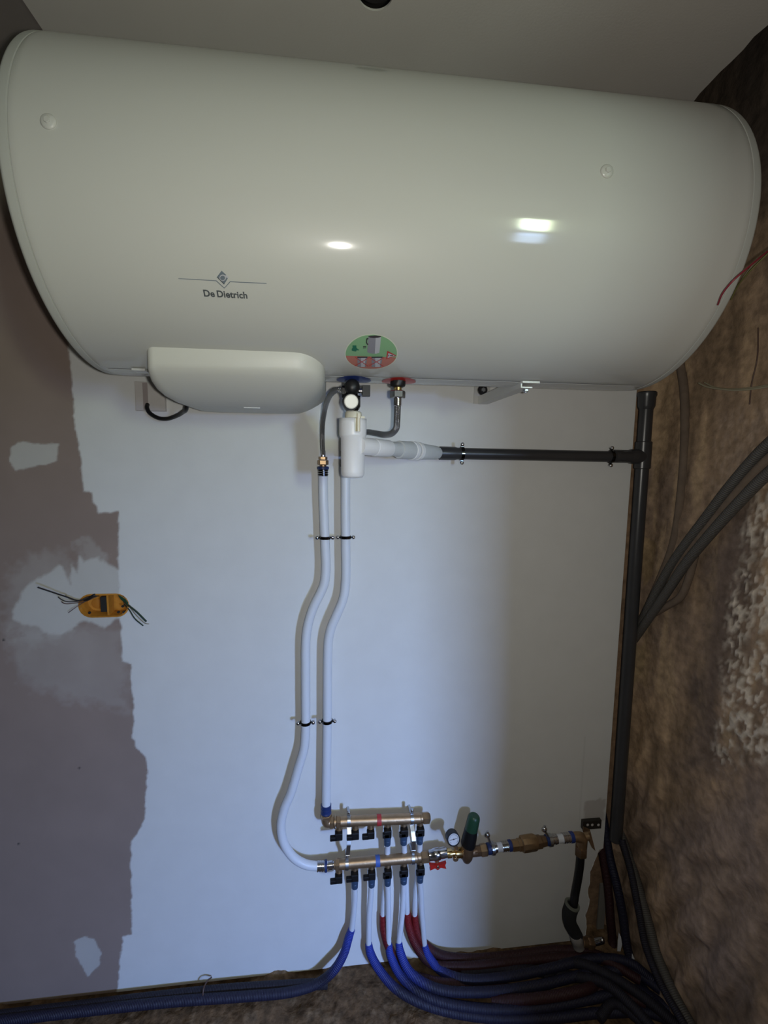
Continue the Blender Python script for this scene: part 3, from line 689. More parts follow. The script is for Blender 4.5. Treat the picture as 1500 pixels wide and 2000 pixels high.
# left hose
yP = -.043
def hose(name, pts, r_, label):
    t_ = thing(name, pts[-1], label, 'hose'); MB().tube(pts, r_, 16, 8).obj('braid', 'braid', t_); return t_
hp = [A3(lc[0] + .0, yS, lc[2]), at(660, 761, -.295), at(649, 767, -.275), at(640, 781, -.22), at(634, 802, -.14), at(630, 830, -.085), at(629.5, 858, -.055), at(631, 890, yP)]
hs = hose('flexible_hose', hp, .0062, 'thin braided hose arching left from the black safety valve')
g_ = MB(); g_.cyl(at(631, 880, yP), at(631, 897, yP), .0068); g_.obj('ferrule', 'chrome', hs)
g_ = MB(); g_.nut(at(631, 892, yP), at(631, 898, yP), .0115); g_.nut(at(631, 898.5, yP), at(631, 908, yP), .0145); g_.cyl(at(631, 907, yP), at(631, 912, yP), .009); g_.obj('brass_nut', 'brass', hs)
# right (hot) connection
hy = -.30; hn = at(777, 745, hy)
hot = thing('outlet_fitting', tp(HX_, 268), 'black nut with gold nipple and hex nut under the red disc', 'pipe fitting')
zz_ = lambda py: at(777, py, hy)[2]
hx = hn[0]
g_ = MB(); g_.lathe((hx, hy, 1.768), (hx, hy, zz_(757)), [(0, .0165), (.7, .0165), (.88, .0155), (1, .010)], 10); g_.obj('insulating_nut', 'black', hot)
g_ = MB(); g_.cyl((hx, hy, zz_(755)), (hx, hy, zz_(765)), .0085); g_.obj('gold_nipple', 'gold', hot)
g_ = MB(); g_.nut((hx, hy, zz_(763)), (hx, hy, zz_(778)), .0165); g_.obj('hex_nut', 'chrome', hot)
pp = [A3(hx, hy, zz_(776)), A3(hx, hy, zz_(800)), A3(hx, hy + .004, at(776, 822, hy)[2]), at(774, 836, -.29), at(766, 846, -.275), at(752, 849, -.24), at(735, 846.5, -.19), at(716, 844, -.12), at(698, 848, -.07), at(682, 862, -.050), at(675, 885, yP)]
hs2 = hose('flexible_hose', pp, .0072, 'braided hose bending left from the red disc behind the white cup')
g_ = MB(); g_.cyl((hx, hy, zz_(775)), (hx, hy, zz_(793)), .0085); g_.obj('ferrule', 'chrome', hs2)
g_ = MB(); g_.nut(at(675, 880, yP), at(675, 892, yP), .0135); g_.nut(at(675, 897, yP), at(675, 908, yP), .0145); g_.obj('dark_nut', 'blackm', hs2)
# tundish
cy_ = -.262; cup = thing('siphon_cup', at(688, 933, cy_), 'white plastic siphon cup hanging under the safety valve', 'siphon')
ccx = at(689, 890, cy_)[0]; zt, zm, zb = at(689, 818, cy_)[2], at(689, 853, cy_)[2], at(689, 933, cy_)[2]
pxm = (at(700, 880, cy_)[0] - at(690, 880, cy_)[0]) / 10
R1, R2 = 26.5 * pxm, 23.3 * pxm
# upper shell with a notch on its front right
b_ = MB(); N = 72; vs_ = []; fs = []
rows = [(zt, R1, 1), (zt - .010, R1, 1), (zt - .0285, R1, 1), (zm + .004, R1, 0), (zm, R1 - .001, 0), (zm - .003, R2, 0), (zb + .014, R2 * .985, 0), (zb + .006, R2 * .95, 0), (zb + .001, R2 * .82, 0), (zb, R2 * .6, 0), (zb, .002, 0)]
for z, rr, _ in rows:
    for k in range(N): a = 2 * math.pi * k / N; vs_.append((ccx + rr * math.cos(a), cy_ + rr * math.sin(a), z))
for i in range(len(rows) - 1):
    for k in range(N):
        a = (k + .5) * 360 / N
        if i < 2 and 276 < a < 302: continue
        fs.append((i * N + k, i * N + (k + 1) % N, (i + 1) * N + (k + 1) % N, (i + 1) * N + k))
b_.add(vs_, fs); o_ = b_.obj('cup_body', 'white', cup, ang=50)
so_ = o_.modifiers.new('Solidify', 'SOLIDIFY'); so_.thickness = .002; so_.offset = -1
g_ = MB(); zc1 = at(690, 804, cy_)[2]
g_.lathe((ccx + .001, cy_, zc1), (ccx + .001, cy_, zt - .03), [(0, .015), (.03, .0175), (.2, .0185), (.3, .0185), (.34, .016), (1, .014)]); g_.box((ccx + .012, cy_ - .016, zt - .012), (.006, .012, .044)); g_.obj('air_gap_insert', 'cream', cup)
g_ = MB(); g_.box((ccx + .021, cy_ - .008, zt - .012), (.008, .010, .034)); g_.obj('insert_rib', 'cream', cup, smooth=False)
# outlet pipe of the cup, telescoping grey plastic, running back to the wall
dp0 = at(712, 872, cy_); dp1 = at(859, 885, yP)
ow = thing('waste_connector', dp1, 'pale grey telescopic waste pipe from the white cup to the dark pipe', 'waste pipe')
ax_ = dp1 - dp0; Lx = np.linalg.norm(ax_)
def seg(t0, t1, r0, r1, m='palegrey', nm='pipe_section', n_=24):
    g = MB(); g.lathe(dp0 + ax_ * t0, dp0 + ax_ * t1, [(0, r0 * .97), (.04, r0), (.96, r1), (1, r1 * .97)], n_); return g.obj(nm, m, ow)
seg(-.06, .22, .0195, .0190, 'white', 'collar'); seg(.10, .28, .0205, .0195, 'white', 'collar'); seg(.2, .52, .0165, .018)
seg(.40, .62, .0215, .0225, 'palegrey', 'collar'); seg(.56, .60, .0240, .0240, 'white', 'ring'); seg(.63, .67, .0235, .0235, 'white', 'ring')
seg(.66, .86, .0215, .019); seg(.80, .93, .0190, .0185, 'palegrey', 'collar'); seg(.88, 1.0, .0155, .0150, 'palegrey')

# ================================================================== DRAIN PIPE + WASTE STACK
dpipe = thing('drain_pipe', at(860, 885, yP), 'dark grey horizontal drain pipe clipped to the white wall', 'pipe')
d0_, d1_ = at(858, 885, yP), at(1232, 892.5, yP)
g_ = MB(); g_.cyl(at(900, 886, yP), d1_, .0158, 28, .02); g_.obj('pipe', 'pvc', dpipe)
g_ = MB(); g_.lathe(d0_, at(906, 886.2, yP), [(0, .0175), (.02, .0185), (.62, .0185), (.72, .0165), (1, .0165)], 28); g_.obj('socket', 'pvc', dpipe)
ws = thing('waste_stack', at(1205, 1600, -.01), 'upright grey waste pipe in the gap right of the white board', 'pipe')
xv = lambda py: np.array([at(1256 - (py - 830) * .0655, py, -.012)[0], -.012, at(1256 - (py - 830) * .0655, py, -.012)[2]])
vt, vb = xv(766), xv(1640)
VX = .918
vt[0] = VX - .003; vb[0] = VX + .005
vp = lambda py: vb + (vt - vb) * ((xv(py)[2] - vb[2]) / (vt[2] - vb[2]))
g_ = MB(); g_.cyl(vp(785), vb, .0195, 28, .02); g_.obj('pipe', 'pvc2', ws)
g_ = MB(); g_.lathe(vt, vp(800), [(0, .0215), (.02, .0262), (.18, .0268), (.30, .0245), (.8, .0240), (1, .0198)], 28); g_.obj('socket', 'pvc2', ws)
g_ = MB(); g_.lathe(vt + A3(0, 0, .0004), vt + A3(0, 0, .0010), [(0, .0235), (1, .0235)], 28); g_.obj('socket_mouth', 'dark', ws)
g_ = MB(); g_.lathe(vp(862), vp(916), [(0, .0205), (.03, .0232), (.97, .0232), (1, .0205)], 28)
tj = vp(892); jd = unit(tj - at(1200, 892, yP)); j0 = at(1196, 892, yP); j0[2] = tj[2]
g_.lathe(j0, tj, [(0, .0180), (.02, .0188), (.55, .0188), (.6, .0215), (1, .0215)], 24); g_.obj('tee', 'pvc2', ws)

# ------------------------------------------------------------------ wall pipes
def pipe_clip(c, axis, side, r_, label, off=None):
    """two-screw pipe clip: band round the pipe, ears either side"""
    c = np.array(c, float); t_ = thing('pipe_clip', (c[0], 0, c[2]), label, 'pipe clip', 'metal pipe clips on the wall')
    g = MB(); g.ringband(c, axis, r_ + .0003, .0080, .0022, 24)
    for s_ in (-1, 1):
        g.box(c + side * s_ * (r_ + .005), (.011, .0065, .0035) if abs(side[0]) > .5 else (.0065, .0035, .011))
    g.obj('band', 'blackm', t_)
    for s_ in (-1, 1):
        q = c + side * s_ * (r_ + .0085); h_ = MB(); h_.ball(q + A3(0, -.004, 0), .0055, 14, (1, .8, 1)); h_.cyl(q + A3(0, 0, 0), q + A3(0, .006, 0), .003, 12); h_.obj('screw', 'chrome', t_)
    g = MB(); g.cyl(c + A3(0, r_, 0), A3(c[0], -.0005, c[2]), .004, 12); g.lathe(A3(c[0], -.004, c[2]), A3(c[0], -.0005, c[2]), [(0, .008), (1, .009)], 16); g.obj('stud', 'zinc', t_)
    return t_
wl = [(631, 915), (631, 950), (632, 985), (634.5, 1050), (636, 1085), (636.5, 1108), (633.6, 1139), (626, 1158), (614, 1182), (605, 1207), (599, 1235), (597, 1265), (597, 1300), (597, 1360), (597, 1427), (594, 1462), (583, 1500), (568, 1550), (556, 1578), (549, 1612), (554.5, 1646), (573, 1674), (596, 1688), (621, 1692)]
hotp = [(675, 905), (675, 950), (675, 1000), (675.2, 1060), (675.2, 1135), (670.7, 1168), (658, 1200), (647, 1226), (641.5, 1252), (640, 1285), (639.5, 1340), (639.2, 1412), (638.5, 1470), (637.5, 1530), (637, 1577)]
t1 = thing('water_pipe', at(621, 1692, yP), 'white water pipe from the left hose, swinging wide left into the lower manifold', 'pipe', None)
MB().tube([at(x, y, yP) for x, y in wl], .0126, 20, 5).obj('pipe', 'pex', t1)
def crimp(A, B, r_, parent, name='crimp_sleeve', m='zinc', ribs=3):
    g = MB(); pr = [(0, r_ * .95)]
    for i in range(ribs): a = i / ribs; pr += [(a + .02, r_), (a + .55 / ribs, r_), (a + .7 / ribs, r_ * .9), (a + .95 / ribs, r_ * .9)]
    pr += [(1, r_ * .95)]; g.lathe(A, B, pr, 22); return g.obj(name, m, parent)
def cring(A, B, r_, parent, name='blue_ring', m='blue'):
    g = MB(); g.cyl(A, B, r_, 22, .1); return g.obj(name, m, parent)
cring(at(631, 911, yP), at(631, 917, yP), .0158, t1); crimp(at(631, 917, yP), at(631, 930, yP), .0140, t1, m='blackm')
crimp(at(619.5, 1692, yP), at(633, 1691.5, yP), .0148, t1, m='chrome'); cring(at(634, 1691.5, yP), at(639, 1691, yP), .0165, t1)
t2 = thing('water_pipe', at(637, 1577, yP), 'white water pipe from behind the siphon cup down to the upper manifold', 'pipe')
MB().tube([at(x, y, yP) for x, y in hotp], .0126, 20, 5).obj('pipe', 'pex', t2)
cring(at(675, 905, yP), at(675, 912, yP), .0158, t2, m='black', name='black_ring')
crimp(at(637, 1571, yP), at(637, 1585, yP), .0150, t2, m='blue', name='crimp_sleeve', ribs=2); cring(at(637, 1585, yP), at(637, 1591, yP), .0155, t2)
e1 = A3(1, 0, 0)
pipe_clip(at(634.6, 1050, yP), A3(.02, 0, 1), e1, .0126, 'small metal clip high on the left white pipe, below the siphon cup')
pipe_clip(at(675, 1049, yP), A3(0, 0, 1), e1, .0126, 'small metal clip high on the right white pipe, below the siphon cup')
pipe_clip(at(597, 1411, yP), A3(0, 0, 1), e1, .0126, 'small metal clip low on the left white pipe, above the manifolds')
pipe_clip(at(639.2, 1408, yP), A3(0, 0, 1), e1, .0126, 'small metal clip low on the right white pipe, above the manifolds')
pipe_clip(at(902, 886, yP), A3(1, 0, 0), A3(0, 0, 1), .0168, 'metal clip on the left end of the dark drain pipe')
pipe_clip(at(1193, 892, yP), A3(1, 0, 0), A3(0, 0, 1), .0162, 'metal clip on the right end of the dark drain pipe')

# ================================================================== MANIFOLDS
yM = -.048
def manifold(a, b, ports, label, band, bandm, open_):
    A, B = at(*a, yM), at(*b, yM); dv = unit(B - A); t_ = thing('manifold', A, label, 'manifold', None)
    L_ = np.linalg.norm(B - A)
    g = MB(); g.lathe(A, B, [(0, .0115), (.02, .0125), (.05, .0125), (.06, .0145), (.93, .0145), (.94, .0125), (1, .0125)], 28); g.obj('manifold_tube', 'brass', t_)
    g = MB(); g.nut(A + dv * .004, A + dv * .016, .0162); g.obj('end_nut', 'brass', t_)
    q = at(band, (a[1] + (b[1] - a[1]) * (band - a[0]) / (b[0] - a[0])), yM)
    g = MB(); g.ringband(q, dv, .0148, .013, .0006, 28); g.obj('colour_band', bandm, t_)
    out = []
    for i, px in enumerate(ports):
        c = A + dv * ((at(px, a[1], yM)[0] - A[0]) / dv[0])
        v = MB(); v.lathe(c + A3(0, 0, -.012), c + A3(0, -.002, -.034), [(0, .0085), (.4, .0085), (.45, .0105), (.8, .0105), (.85, .009), (1, .009)], 16)
        vo_ = v.obj('valve', 'brass', t_)
        h_ = MB(); z0 = c[2] - .0285 if not open_[i] else c[2] - .027
        h_.box((c[0] - .001, yM - .013, z0 - .004), (.022, .018, .022))
        h_.box((c[0] - (.016 if i < 3 else .006), yM - .016, z0 - .009), (.020, .012, .013))
        hd = h_.obj('valve_handle', 'black', vo_, smooth=False)
        bv = hd.modifiers.new('Bevel', 'BEVEL'); bv.width = .0022; bv.segments = 2
        out.append(c)
    return t_, A, B, dv, out
m1, A1, B1, dv1, P1 = manifold((654, 1605), (832, 1597.5), (662, 694, 724, 757, 789, 820.5), 'upper brass manifold with a red band, three black-handled valves in use', 740, 'redtape', (0, 0, 0, 1, 1, 1))
g_ = MB(); g_.nut(at(825, 1598, yM), at(838, 1597, yM), .0165); g_.lathe(at(838, 1597, yM), at(839.5, 1597, yM), [(0, .013), (1, .011)]); g_.obj('end_cap', 'brass', m1)
# elbow into the upper manifold
g_ = MB(); g_.tube([at(637, 1590, yM), at(637, 1600, yM), at(639, 1605, yM), at(645, 1606, yM), at(654, 1605.5, yM)], [.0135, .0145, .0150, .0135, .0120], 18, 5)
g_.obj('elbow', 'brass', m1); g_ = MB(); g_.nut(at(637, 1590, yM), at(637, 1596, yM), .0165); g_.obj('elbow_nut', 'brass', m1)
g_ = MB(); g_.nut(at(644, 1606, yM), at(652, 1605.5, yM), .0165); g_.ringband(at(654, 1605.4, yM), dv1, .0125, .003, .005, 20); g_.obj('union_nut', 'brass', m1)
m2, A2, B2, dv2, P2 = manifold((652, 1689), (826, 1673.5), (662, 693, 726, 757.5, 789, 821), 'lower brass manifold with a blue band and a pipe under five of its valves', 737.5, 'bluetape', (0, 1, 1, 1, 1, 1))
g_ = MB(); g_.nut(at(822, 1674, yM), at(838, 1672.5, yM), .0168); g_.obj('end_nut', 'brass', m2)
g_ = MB(); g_.lathe(at(639, 1691, yM), at(654, 1689, yM), [(0, .008), (.15, .008), (.2, .012), (.7, .012), (.75, .009), (1, .009)], hexa=False); g_.obj('inlet_nipple', 'chrome', m2)
# double clamps of zinc strip holding both manifolds
def mclamp(px1, py1, px2, py2, label):
    a_, b_ = at(px1, py1, yM), at(px2, py2, yM); t_ = thing('manifold_bracket', (a_[0], 0, b_[2]), label, 'bracket', 'zinc manifold brackets')
    for c, dv in ((a_, dv1), (b_, dv2)):
        g = MB(); g.ringband(c, dv, .0148, .009, .0016, 24)
        g.box(c + A3(0, -.002, .024), (.008, .004, .020)); g.box(c + A3(0, .004, -.020), (.008, .003, .012))
        o_ = g.obj('ring_clamp', 'zinc', t_)
        s_ = MB(); s_.ball(c + A3(0, -.006, .030), .0042, 10); s_.obj('clamp_screw', 'chrome', o_)
    mid = [a_ + A3(0, .006, -.016), a_ + A3(.002, -.012, -.034), a_ * .6 + b_ * .4 + A3(.0015, -.024, 0), a_ * .35 + b_ * .65 + A3(0, -.022, 0), b_ + A3(0, -.008, .036), b_ + A3(0, .002, .018)]
    g = MB()
    for i in range(len(mid) - 1):
        p, q = mid[i], mid[i + 1]; dd = unit(q - p); sd = e1; nn = np.cross(dd, sd)
        g.box((p + q) / 2, (.0115, np.linalg.norm(q - p) + .002, .002), (sd, dd, nn))
    g.obj('strap', 'zinc', t_, smooth=False)
    g = MB(); g.cyl((a_[0], yM + .015, a_[2] + .004), (a_[0], -.0005, a_[2] + .004), .004, 12); g.cyl((b_[0], yM + .015, b_[2] + .004), (b_[0], -.0005, b_[2] + .004), .004, 12); g.obj('wall_stud', 'zinc', t_)
mclamp(681, 1603, 677.5, 1687, 'zinc bracket strapping both manifolds together at their left')
mclamp(804, 1598.5, 806, 1675.5, 'zinc bracket strapping both manifolds together at their right')

# ------------------------------------------------------------------ pipes below the manifolds
FR = .0085; SR = .0130
def branch(port, fit, pipe, sheath, sm, label, far, yfit=yM, yend=-.03, zdrop=.046):
    t_ = thing('branch_pipe', at(*pipe[-1], yend), label, 'pipe')
    A = port + A3(0, -.002, -.034); B = at(*fit, yfit)
    B = A3(A[0], yfit, A[2] - zdrop)
    g = MB(); g.lathe(A + A3(0, 0, -.008), B, [(0, .0112), (.45, .0112), (.5, .0095), (.6, .0095), (.62, .0102), (1, .0098)], 18); g.obj('press_fitting', mat('blue_grey_fitting', (.05, .095, .18), .4, metal=.3) if 'blue_grey_fitting' not in bpy.data.materials else bpy.data.materials['blue_grey_fitting'], t_)
    n_ = len(pipe); pts_ = [A3(B[0], yfit, B[2] + .006)] + [at(x, y, yfit + (yend - yfit) * (i + 1) / n_) for i, (x, y) in enumerate(pipe)]
    MB().tube(pts_, FR, 14, 5).obj('white_pipe', 'pex', t_)
    sh = [pts_[-1]] + far
    MB().tube(sh, [SR * .82] + [SR] * (len(sh) - 1), 12, 5).obj('sheath', sm, t_)
    return t_
fz = lambda x, y, z=.016: A3(x, y, z)
# where the sheathed bundle runs: rightwards along the foot of the wall
def gpt(px, py, z=.016): return atz(px, py, z)
branch(P2[1], (694, 1742), [(693, 1752), (691, 1780), (687, 1815)], None, 'bsheath', 'leftmost branch pipe, its blue sheath curving away left along the floor',
       [at(681, 1832, -.032), at(672, 1862, -.040), at(654, 1893, -.055), gpt(620, 1921), gpt(570, 1937), gpt(480, 1946), gpt(341, 1956), gpt(170, 1974), gpt(0, 1994), gpt(-120, 2008)])
branch(P2[2], (725, 1738), [(724, 1750), (721, 1790), (720, 1843)], None, 'bsheath', 'second branch pipe from the left, its blue sheath bending right to the floor',
       [at(723, 1860, -.036), at(738, 1890, -.06), gpt(772, 1930, .03), gpt(830, 1962), gpt(930, 1985), gpt(1060, 1990), gpt(1180, 1978), gpt(1290, 1985), gpt(1350, 2040)])
branch(P2[3], (757, 1735), [(758, 1748), (758.5, 1790), (759, 1843)], None, 'bsheath', 'third branch pipe from the left, with a blue sheath from its foot',
       [at(763, 1866, -.04), at(782, 1905, -.07), gpt(830, 1945, .03), gpt(920, 1968, .03), gpt(1040, 1970, .03), gpt(1160, 1950, .03), gpt(1250, 1935, .03), gpt(1330, 1990, .02)])
branch(P2[4], (789, 1732), [(788, 1745), (785, 1790), (779, 1841)], None, 'bsheath', 'fourth branch pipe from the left, leaning, with a blue sheath from its foot',
       [at(782, 1860, -.045), at(800, 1898, -.08), gpt(850, 1930, .045), gpt(930, 1938, .045), gpt(1050, 1925, .04), gpt(1160, 1900, .04), gpt(1240, 1900, .04), gpt(1310, 1950, .03)])
branch(P2[5], (821, 1729), [(822, 1742), (824.5, 1790), (829, 1845)], None, 'bsheath', 'rightmost branch pipe of the lower manifold, blue sheath sweeping right',
       [at(836, 1866, -.04), at(858, 1893, -.06), gpt(905, 1912, .04), gpt(990, 1908, .04), gpt(1080, 1890, .05), gpt(1160, 1872, .05), gpt(1230, 1880, .06), gpt(1275, 1915, .04)])
ub = -.020
branch(P1[3], (757, 1648), [(757, 1652), (755, 1700), (751, 1745), (748, 1786)], None, 'rsheath', 'red-sheathed pipe from the fourth upper valve, passing behind the lower manifold',
       [at(750, 1815, ub), at(760, 1850, ub - .01), at(790, 1895, -.05), gpt(850, 1918, .035), gpt(950, 1925, .02), gpt(1080, 1945, .02), gpt(1190, 1935, .03), gpt(1260, 1960, .03)], yfit=yM, yend=ub)
branch(P1[4], (789, 1646), [(789, 1650), (792, 1700), (794, 1745), (795, 1782)], None, 'rsheath', 'red-sheathed pipe from the fifth upper valve, passing behind the lower manifold',
       [at(799, 1810, ub), at(812, 1845, ub - .01), at(840, 1880, -.045), gpt(900, 1888, .03), gpt(990, 1880, .03), gpt(1100, 1870, .03), gpt(1180, 1875, .05), gpt(1250, 1915, .04)], yfit=yM, yend=ub)
branch(P1[5], (820, 1642), [(820, 1648), (817, 1700), (812, 1745), (810, 1786)], None, 'rsheath', 'red-sheathed pipe from the sixth upper valve, passing behind the lower manifold',
       [at(814, 1815, ub), at(828, 1842, ub - .004), at(858, 1864, -.03), gpt(910, 1872, .024), gpt(1000, 1866, .02), gpt(1090, 1855, .02), gpt(1150, 1860, .03), gpt(1215, 1885, .05)], yfit=yM, yend=ub)
# sheaths dropping through the gap beside the broken board
def riser(name, path, m, label, cat='conduit', r_=.0135, group=None):
    return tag(MB().tube(path, r_, 12, 5).obj(name, m), label, cat, group)
riser('sheath', [A3(.865, .026, .60), A3(.868, .026, .45), A3(.885, .016, .36), A3(.900, .008, .28), at(1187, 1730, -.006), at(1192, 1790, -.02), at(1196, 1850, -.03), at(1190, 1890, -.06), gpt(1150, 1930, .05), gpt(1050, 1950, .05), gpt(960, 1955, .03)], 'rsheath', 'red sheath dropping from the gap beside the broken board edge')
riser('sheath', [A3(.868, .026, .62), A3(.88, .026, .50), A3(.900, .016, .40), A3(.915, .0, .30), at(1205, 1730, -.03), at(1217, 1790, -.05), at(1225, 1850, -.07), at(1240, 1900, -.10), gpt(1280, 1960, .05), gpt(1350, 2030, .03)], 'bsheath', 'blue sheath dropping beside the red one in the corner')
for i, (pth, m_n, lb) in enumerate((
    ([gpt(640, 1921, .012), gpt(560, 1925, .012), gpt(440, 1933, .012), gpt(300, 1948, .012), gpt(150, 1966, .012), gpt(0, 1984, .012), gpt(-100, 1996, .012)], 'dsheath', 'dusty dark sheath lying against the foot of the wall on the left'),
    ([gpt(1060, 1905, .03), gpt(1120, 1880, .05), gpt(1190, 1905, .06), gpt(1260, 1950, .06), gpt(1330, 2010, .04)], 'dsheath', 'dark sheath arching over the heap in the corner'),
    ([gpt(900, 1900, .02), gpt(1000, 1892, .02), gpt(1100, 1905, .03), gpt(1180, 1920, .06), gpt(1240, 1970, .07), gpt(1300, 2040, .05)], 'dsheath', 'dark sheath in the middle of the floor heap'),
    ([gpt(1170, 1990, .02), gpt(1200, 1960, .03), gpt(1240, 1985, .04), gpt(1290, 2040, .04)], 'dsheath', 'dark sheath at the near edge of the floor heap'))):
    riser('floor_sheath', pth, m_n, lb)
tag(MB().tube([gpt(396, 1962, .0), at(396, 1950, -.06), at(398, 1930, -.05), at(405, 1916, -.03), at(413, 1909, -.008)], .0022, 8).obj('wire_tie', 'wbrown'), 'small wire tie sticking up over the dark sheath at the wall foot', 'wire')

# ================================================================== SUPPLY LINE ON THE RIGHT
yR = -.052
R_ = lambda x, y: at(x, y, yR)
bv = thing('ball_valve', R_(855, 1667), 'chrome ball valve with a red butterfly handle beside the lower manifold', 'valve')
g_ = MB(); g_.lathe(R_(838, 1671), R_(873, 1664), [(0, .0145), (.2, .0150), (.25, .0165), (.55, .0170), (.62, .0145), (.7, .0150), (.98, .0150), (1, .013)], 22); g_.obj('valve_body', 'chrome', bv)
hc_ = R_(853.5, 1686) + A3(0, -.012, 0); dvv = unit(R_(872, 1683) - R_(835, 1687.5)); nv = np.cross(dvv, A3(0, 1, 0)); nv = unit(nv)
def bw(L): return [hc_ + dvv * a + nv * b for a, b in L]
g_ = MB(); g_.prism(bw([(-.026, .009), (-.010, .005), (.010, .005), (.026, .009), (.022, 0), (.026, -.011), (.009, -.005), (0, -.012), (-.009, -.005), (-.024, -.010), (-.022, 0)]), (0, .010, 0)); hd = g_.obj('butterfly_handle', 'red', bv, smooth=False)
g_ = MB(); g_.cyl(hc_ + A3(0, .002, .001), hc_ + A3(0, -.004, .001), .004, 12); g_.obj('handle_screw', 'chrome', hd)
g_ = MB(); g_.cyl(R_(853.5, 1670), hc_ + A3(0, .012, .004), .006, 12); g_.obj('valve_stem', 'brass', bv)
rd = thing('pressure_reducer', R_(912, 1668), 'brass pressure reducer with a black bonnet and dark green cap', 'pressure reducer')
g_ = MB(); g_.lathe(R_(871, 1667), R_(905, 1665), [(0, .011), (.1, .0130), (.3, .0130), (.33, .0085), (.5, .0085), (.55, .0145), (.9, .0145), (1, .012)], 20); g_.obj('inlet_union', 'gold', rd)
g_ = MB(); g_.lathe(R_(915, 1640), R_(911, 1684), [(0, .016), (.2, .0180), (.55, .0195), (.8, .0165), (.95, .011), (1, .006)], 24); g_.cyl(R_(898, 1667), R_(932, 1662), .0140); g_.obj('reducer_body', 'bronze', rd)
g_ = MB(); g_.lathe(R_(914, 1651), R_(921, 1618), [(0, .0205), (.08, .0222), (.45, .0212), (.92, .0195), (1, .0185)], 28); g_.obj('bonnet', 'black', rd)
g_ = MB(); g_.lathe(R_(920, 1622), R_(927, 1592), [(0, .0185), (.05, .0192), (.8, .0182), (.93, .0165), (1, .013)], 28); g_.obj('green_cap', 'green', rd)
g_ = MB(); g_.cyl(R_(889, 1672) , R_(890, 1679), .0085); g_.obj('drain_plug', 'brass', rd)
gg = thing('pressure_gauge', R_(890, 1652), 'small round pressure gauge with white dial, left of the green-capped reducer', 'gauge')
gc = at(886, 1639, -.095); gbk = gc + A3(-.0005, .024, -.007)
ga = unit(gc - gbk)
g_ = MB(); g_.lathe(gbk, gc, [(0, .0165), (.1, .0185), (.8, .0188), (1, .0188)], 36); g_.ringband(gc, ga, .0160, .004, .0030, 36); g_.obj('gauge_case', 'black', gg)
g_ = MB(); g_.lathe(gc + ga * .0001, gc + ga * .0006, [(0, .0162), (1, .0162)], 36); dl = g_.obj('dial', 'face', gg)
uu = unit(np.cross(ga, A3(0, 0, 1))) * -1; vv_ = unit(np.cross(ga, uu)) * (1 if np.cross(ga, uu)[2] > 0 else -1)
if uu[0] < 0: uu = -uu
g_ = MB()
for a in range(-45, 226, 15):
    d_ = uu * math.cos(math.radians(a)) + vv_ * math.sin(math.radians(a)); s_ = unit(np.cross(ga, d_))
    g_.box(gc + ga * .0009 + d_ * .0128, (.003, .0007, .0004), (d_, s_, ga))
dm = g_.obj('dial_marks', 'stdark', dl, smooth=False)
g_ = MB(); d_ = unit(uu * 1.0 + vv_ * .12); s_ = unit(np.cross(ga, d_)); g_.box(gc + ga * .0014 - d_ * .001, (.021, .0011, .0005), (d_, s_, ga)); g_.cyl(gc + ga * .0008, gc + ga * .0022, .0018, 12); g_.obj('needle', 'stdark', dl, smooth=False)
g_ = MB(); g_.tube([gbk, gbk + A3(.004, .006, -.010), R_(892, 1660)], .006, 12); g_.obj('gauge_stem', 'brass', gg)
# unions and crimps along the line
def lineseg(name, x0, y0, x1, y1, prof, m, parent, hexa=False, n_=22): return MB().lathe(R_(x0, y0), R_(x1, y1), prof, n_, hexa).obj(name, m, parent)
ju = thing('pipe_union', R_(940, 1660), 'brass union nut just right of the pressure reducer', 'pipe fitting')
lineseg('union_nut', 925, 1663, 940, 1661, [(0, .0125), (.1, .0150), (.9, .0150), (1, .013)], 'bronze', ju, True)
lineseg('threaded_body', 938, 1661, 951, 1659, [(0, .0165), (.15, .0178), (.85, .0178), (1, .0150)], 'brass', ju, True)
def stub(x0, x1, ya, yb, label):
    t_ = thing('pipe_stub', R_((x0 + x1) / 2, (ya + yb) / 2), label, 'pipe'); f = lambda u: (x0 + (x1 - x0) * u, ya + (yb - ya) * u)
    MB().cyl(R_(*f(.02)), R_(*f(.98)), .0126, 22, .02).obj('pipe', 'pex', t_)
    crimp(R_(*f(.16)), R_(*f(.40)), .0150, t_, m='chrome', ribs=2); crimp(R_(*f(.60)), R_(*f(.86)), .0150, t_, m='chrome')
    cring(R_(*f(0)), R_(*f(.16)), .0162, t_); cring(R_(*f(.87)), R_(*f(1)), .0160, t_, m='bluering', name='dark_blue_ring'); return t_
stub(951, 999, 1658, 1651, 'short white pipe with chrome crimps and blue rings right of the pressure reducer')
cu_ = thing('check_valve', R_(1030, 1646), 'large brass check valve in the middle of the supply line', 'valve')
lineseg('inlet_body', 998, 1652, 1020, 1649, [(0, .0135), (.1, .0165), (.6, .0165), (.65, .0185), (.95, .0185), (1, .016)], 'brass', cu_, True)
lineseg('valve_barrel', 1018, 1649, 1048, 1644, [(0, .0200), (.06, .0235), (.3, .0240), (.85, .0235), (1, .0195)], 'brass', cu_, False, 10)
lineseg('outlet_nut', 1046, 1645, 1066, 1642, [(0, .0165), (.1, .0195), (.5, .0195), (.55, .0165), (1, .0150)], 'bronze', cu_, True)
stub(1066, 1120, 1641, 1634.5, 'short white pipe with chrome crimps between check valve and brass elbow')
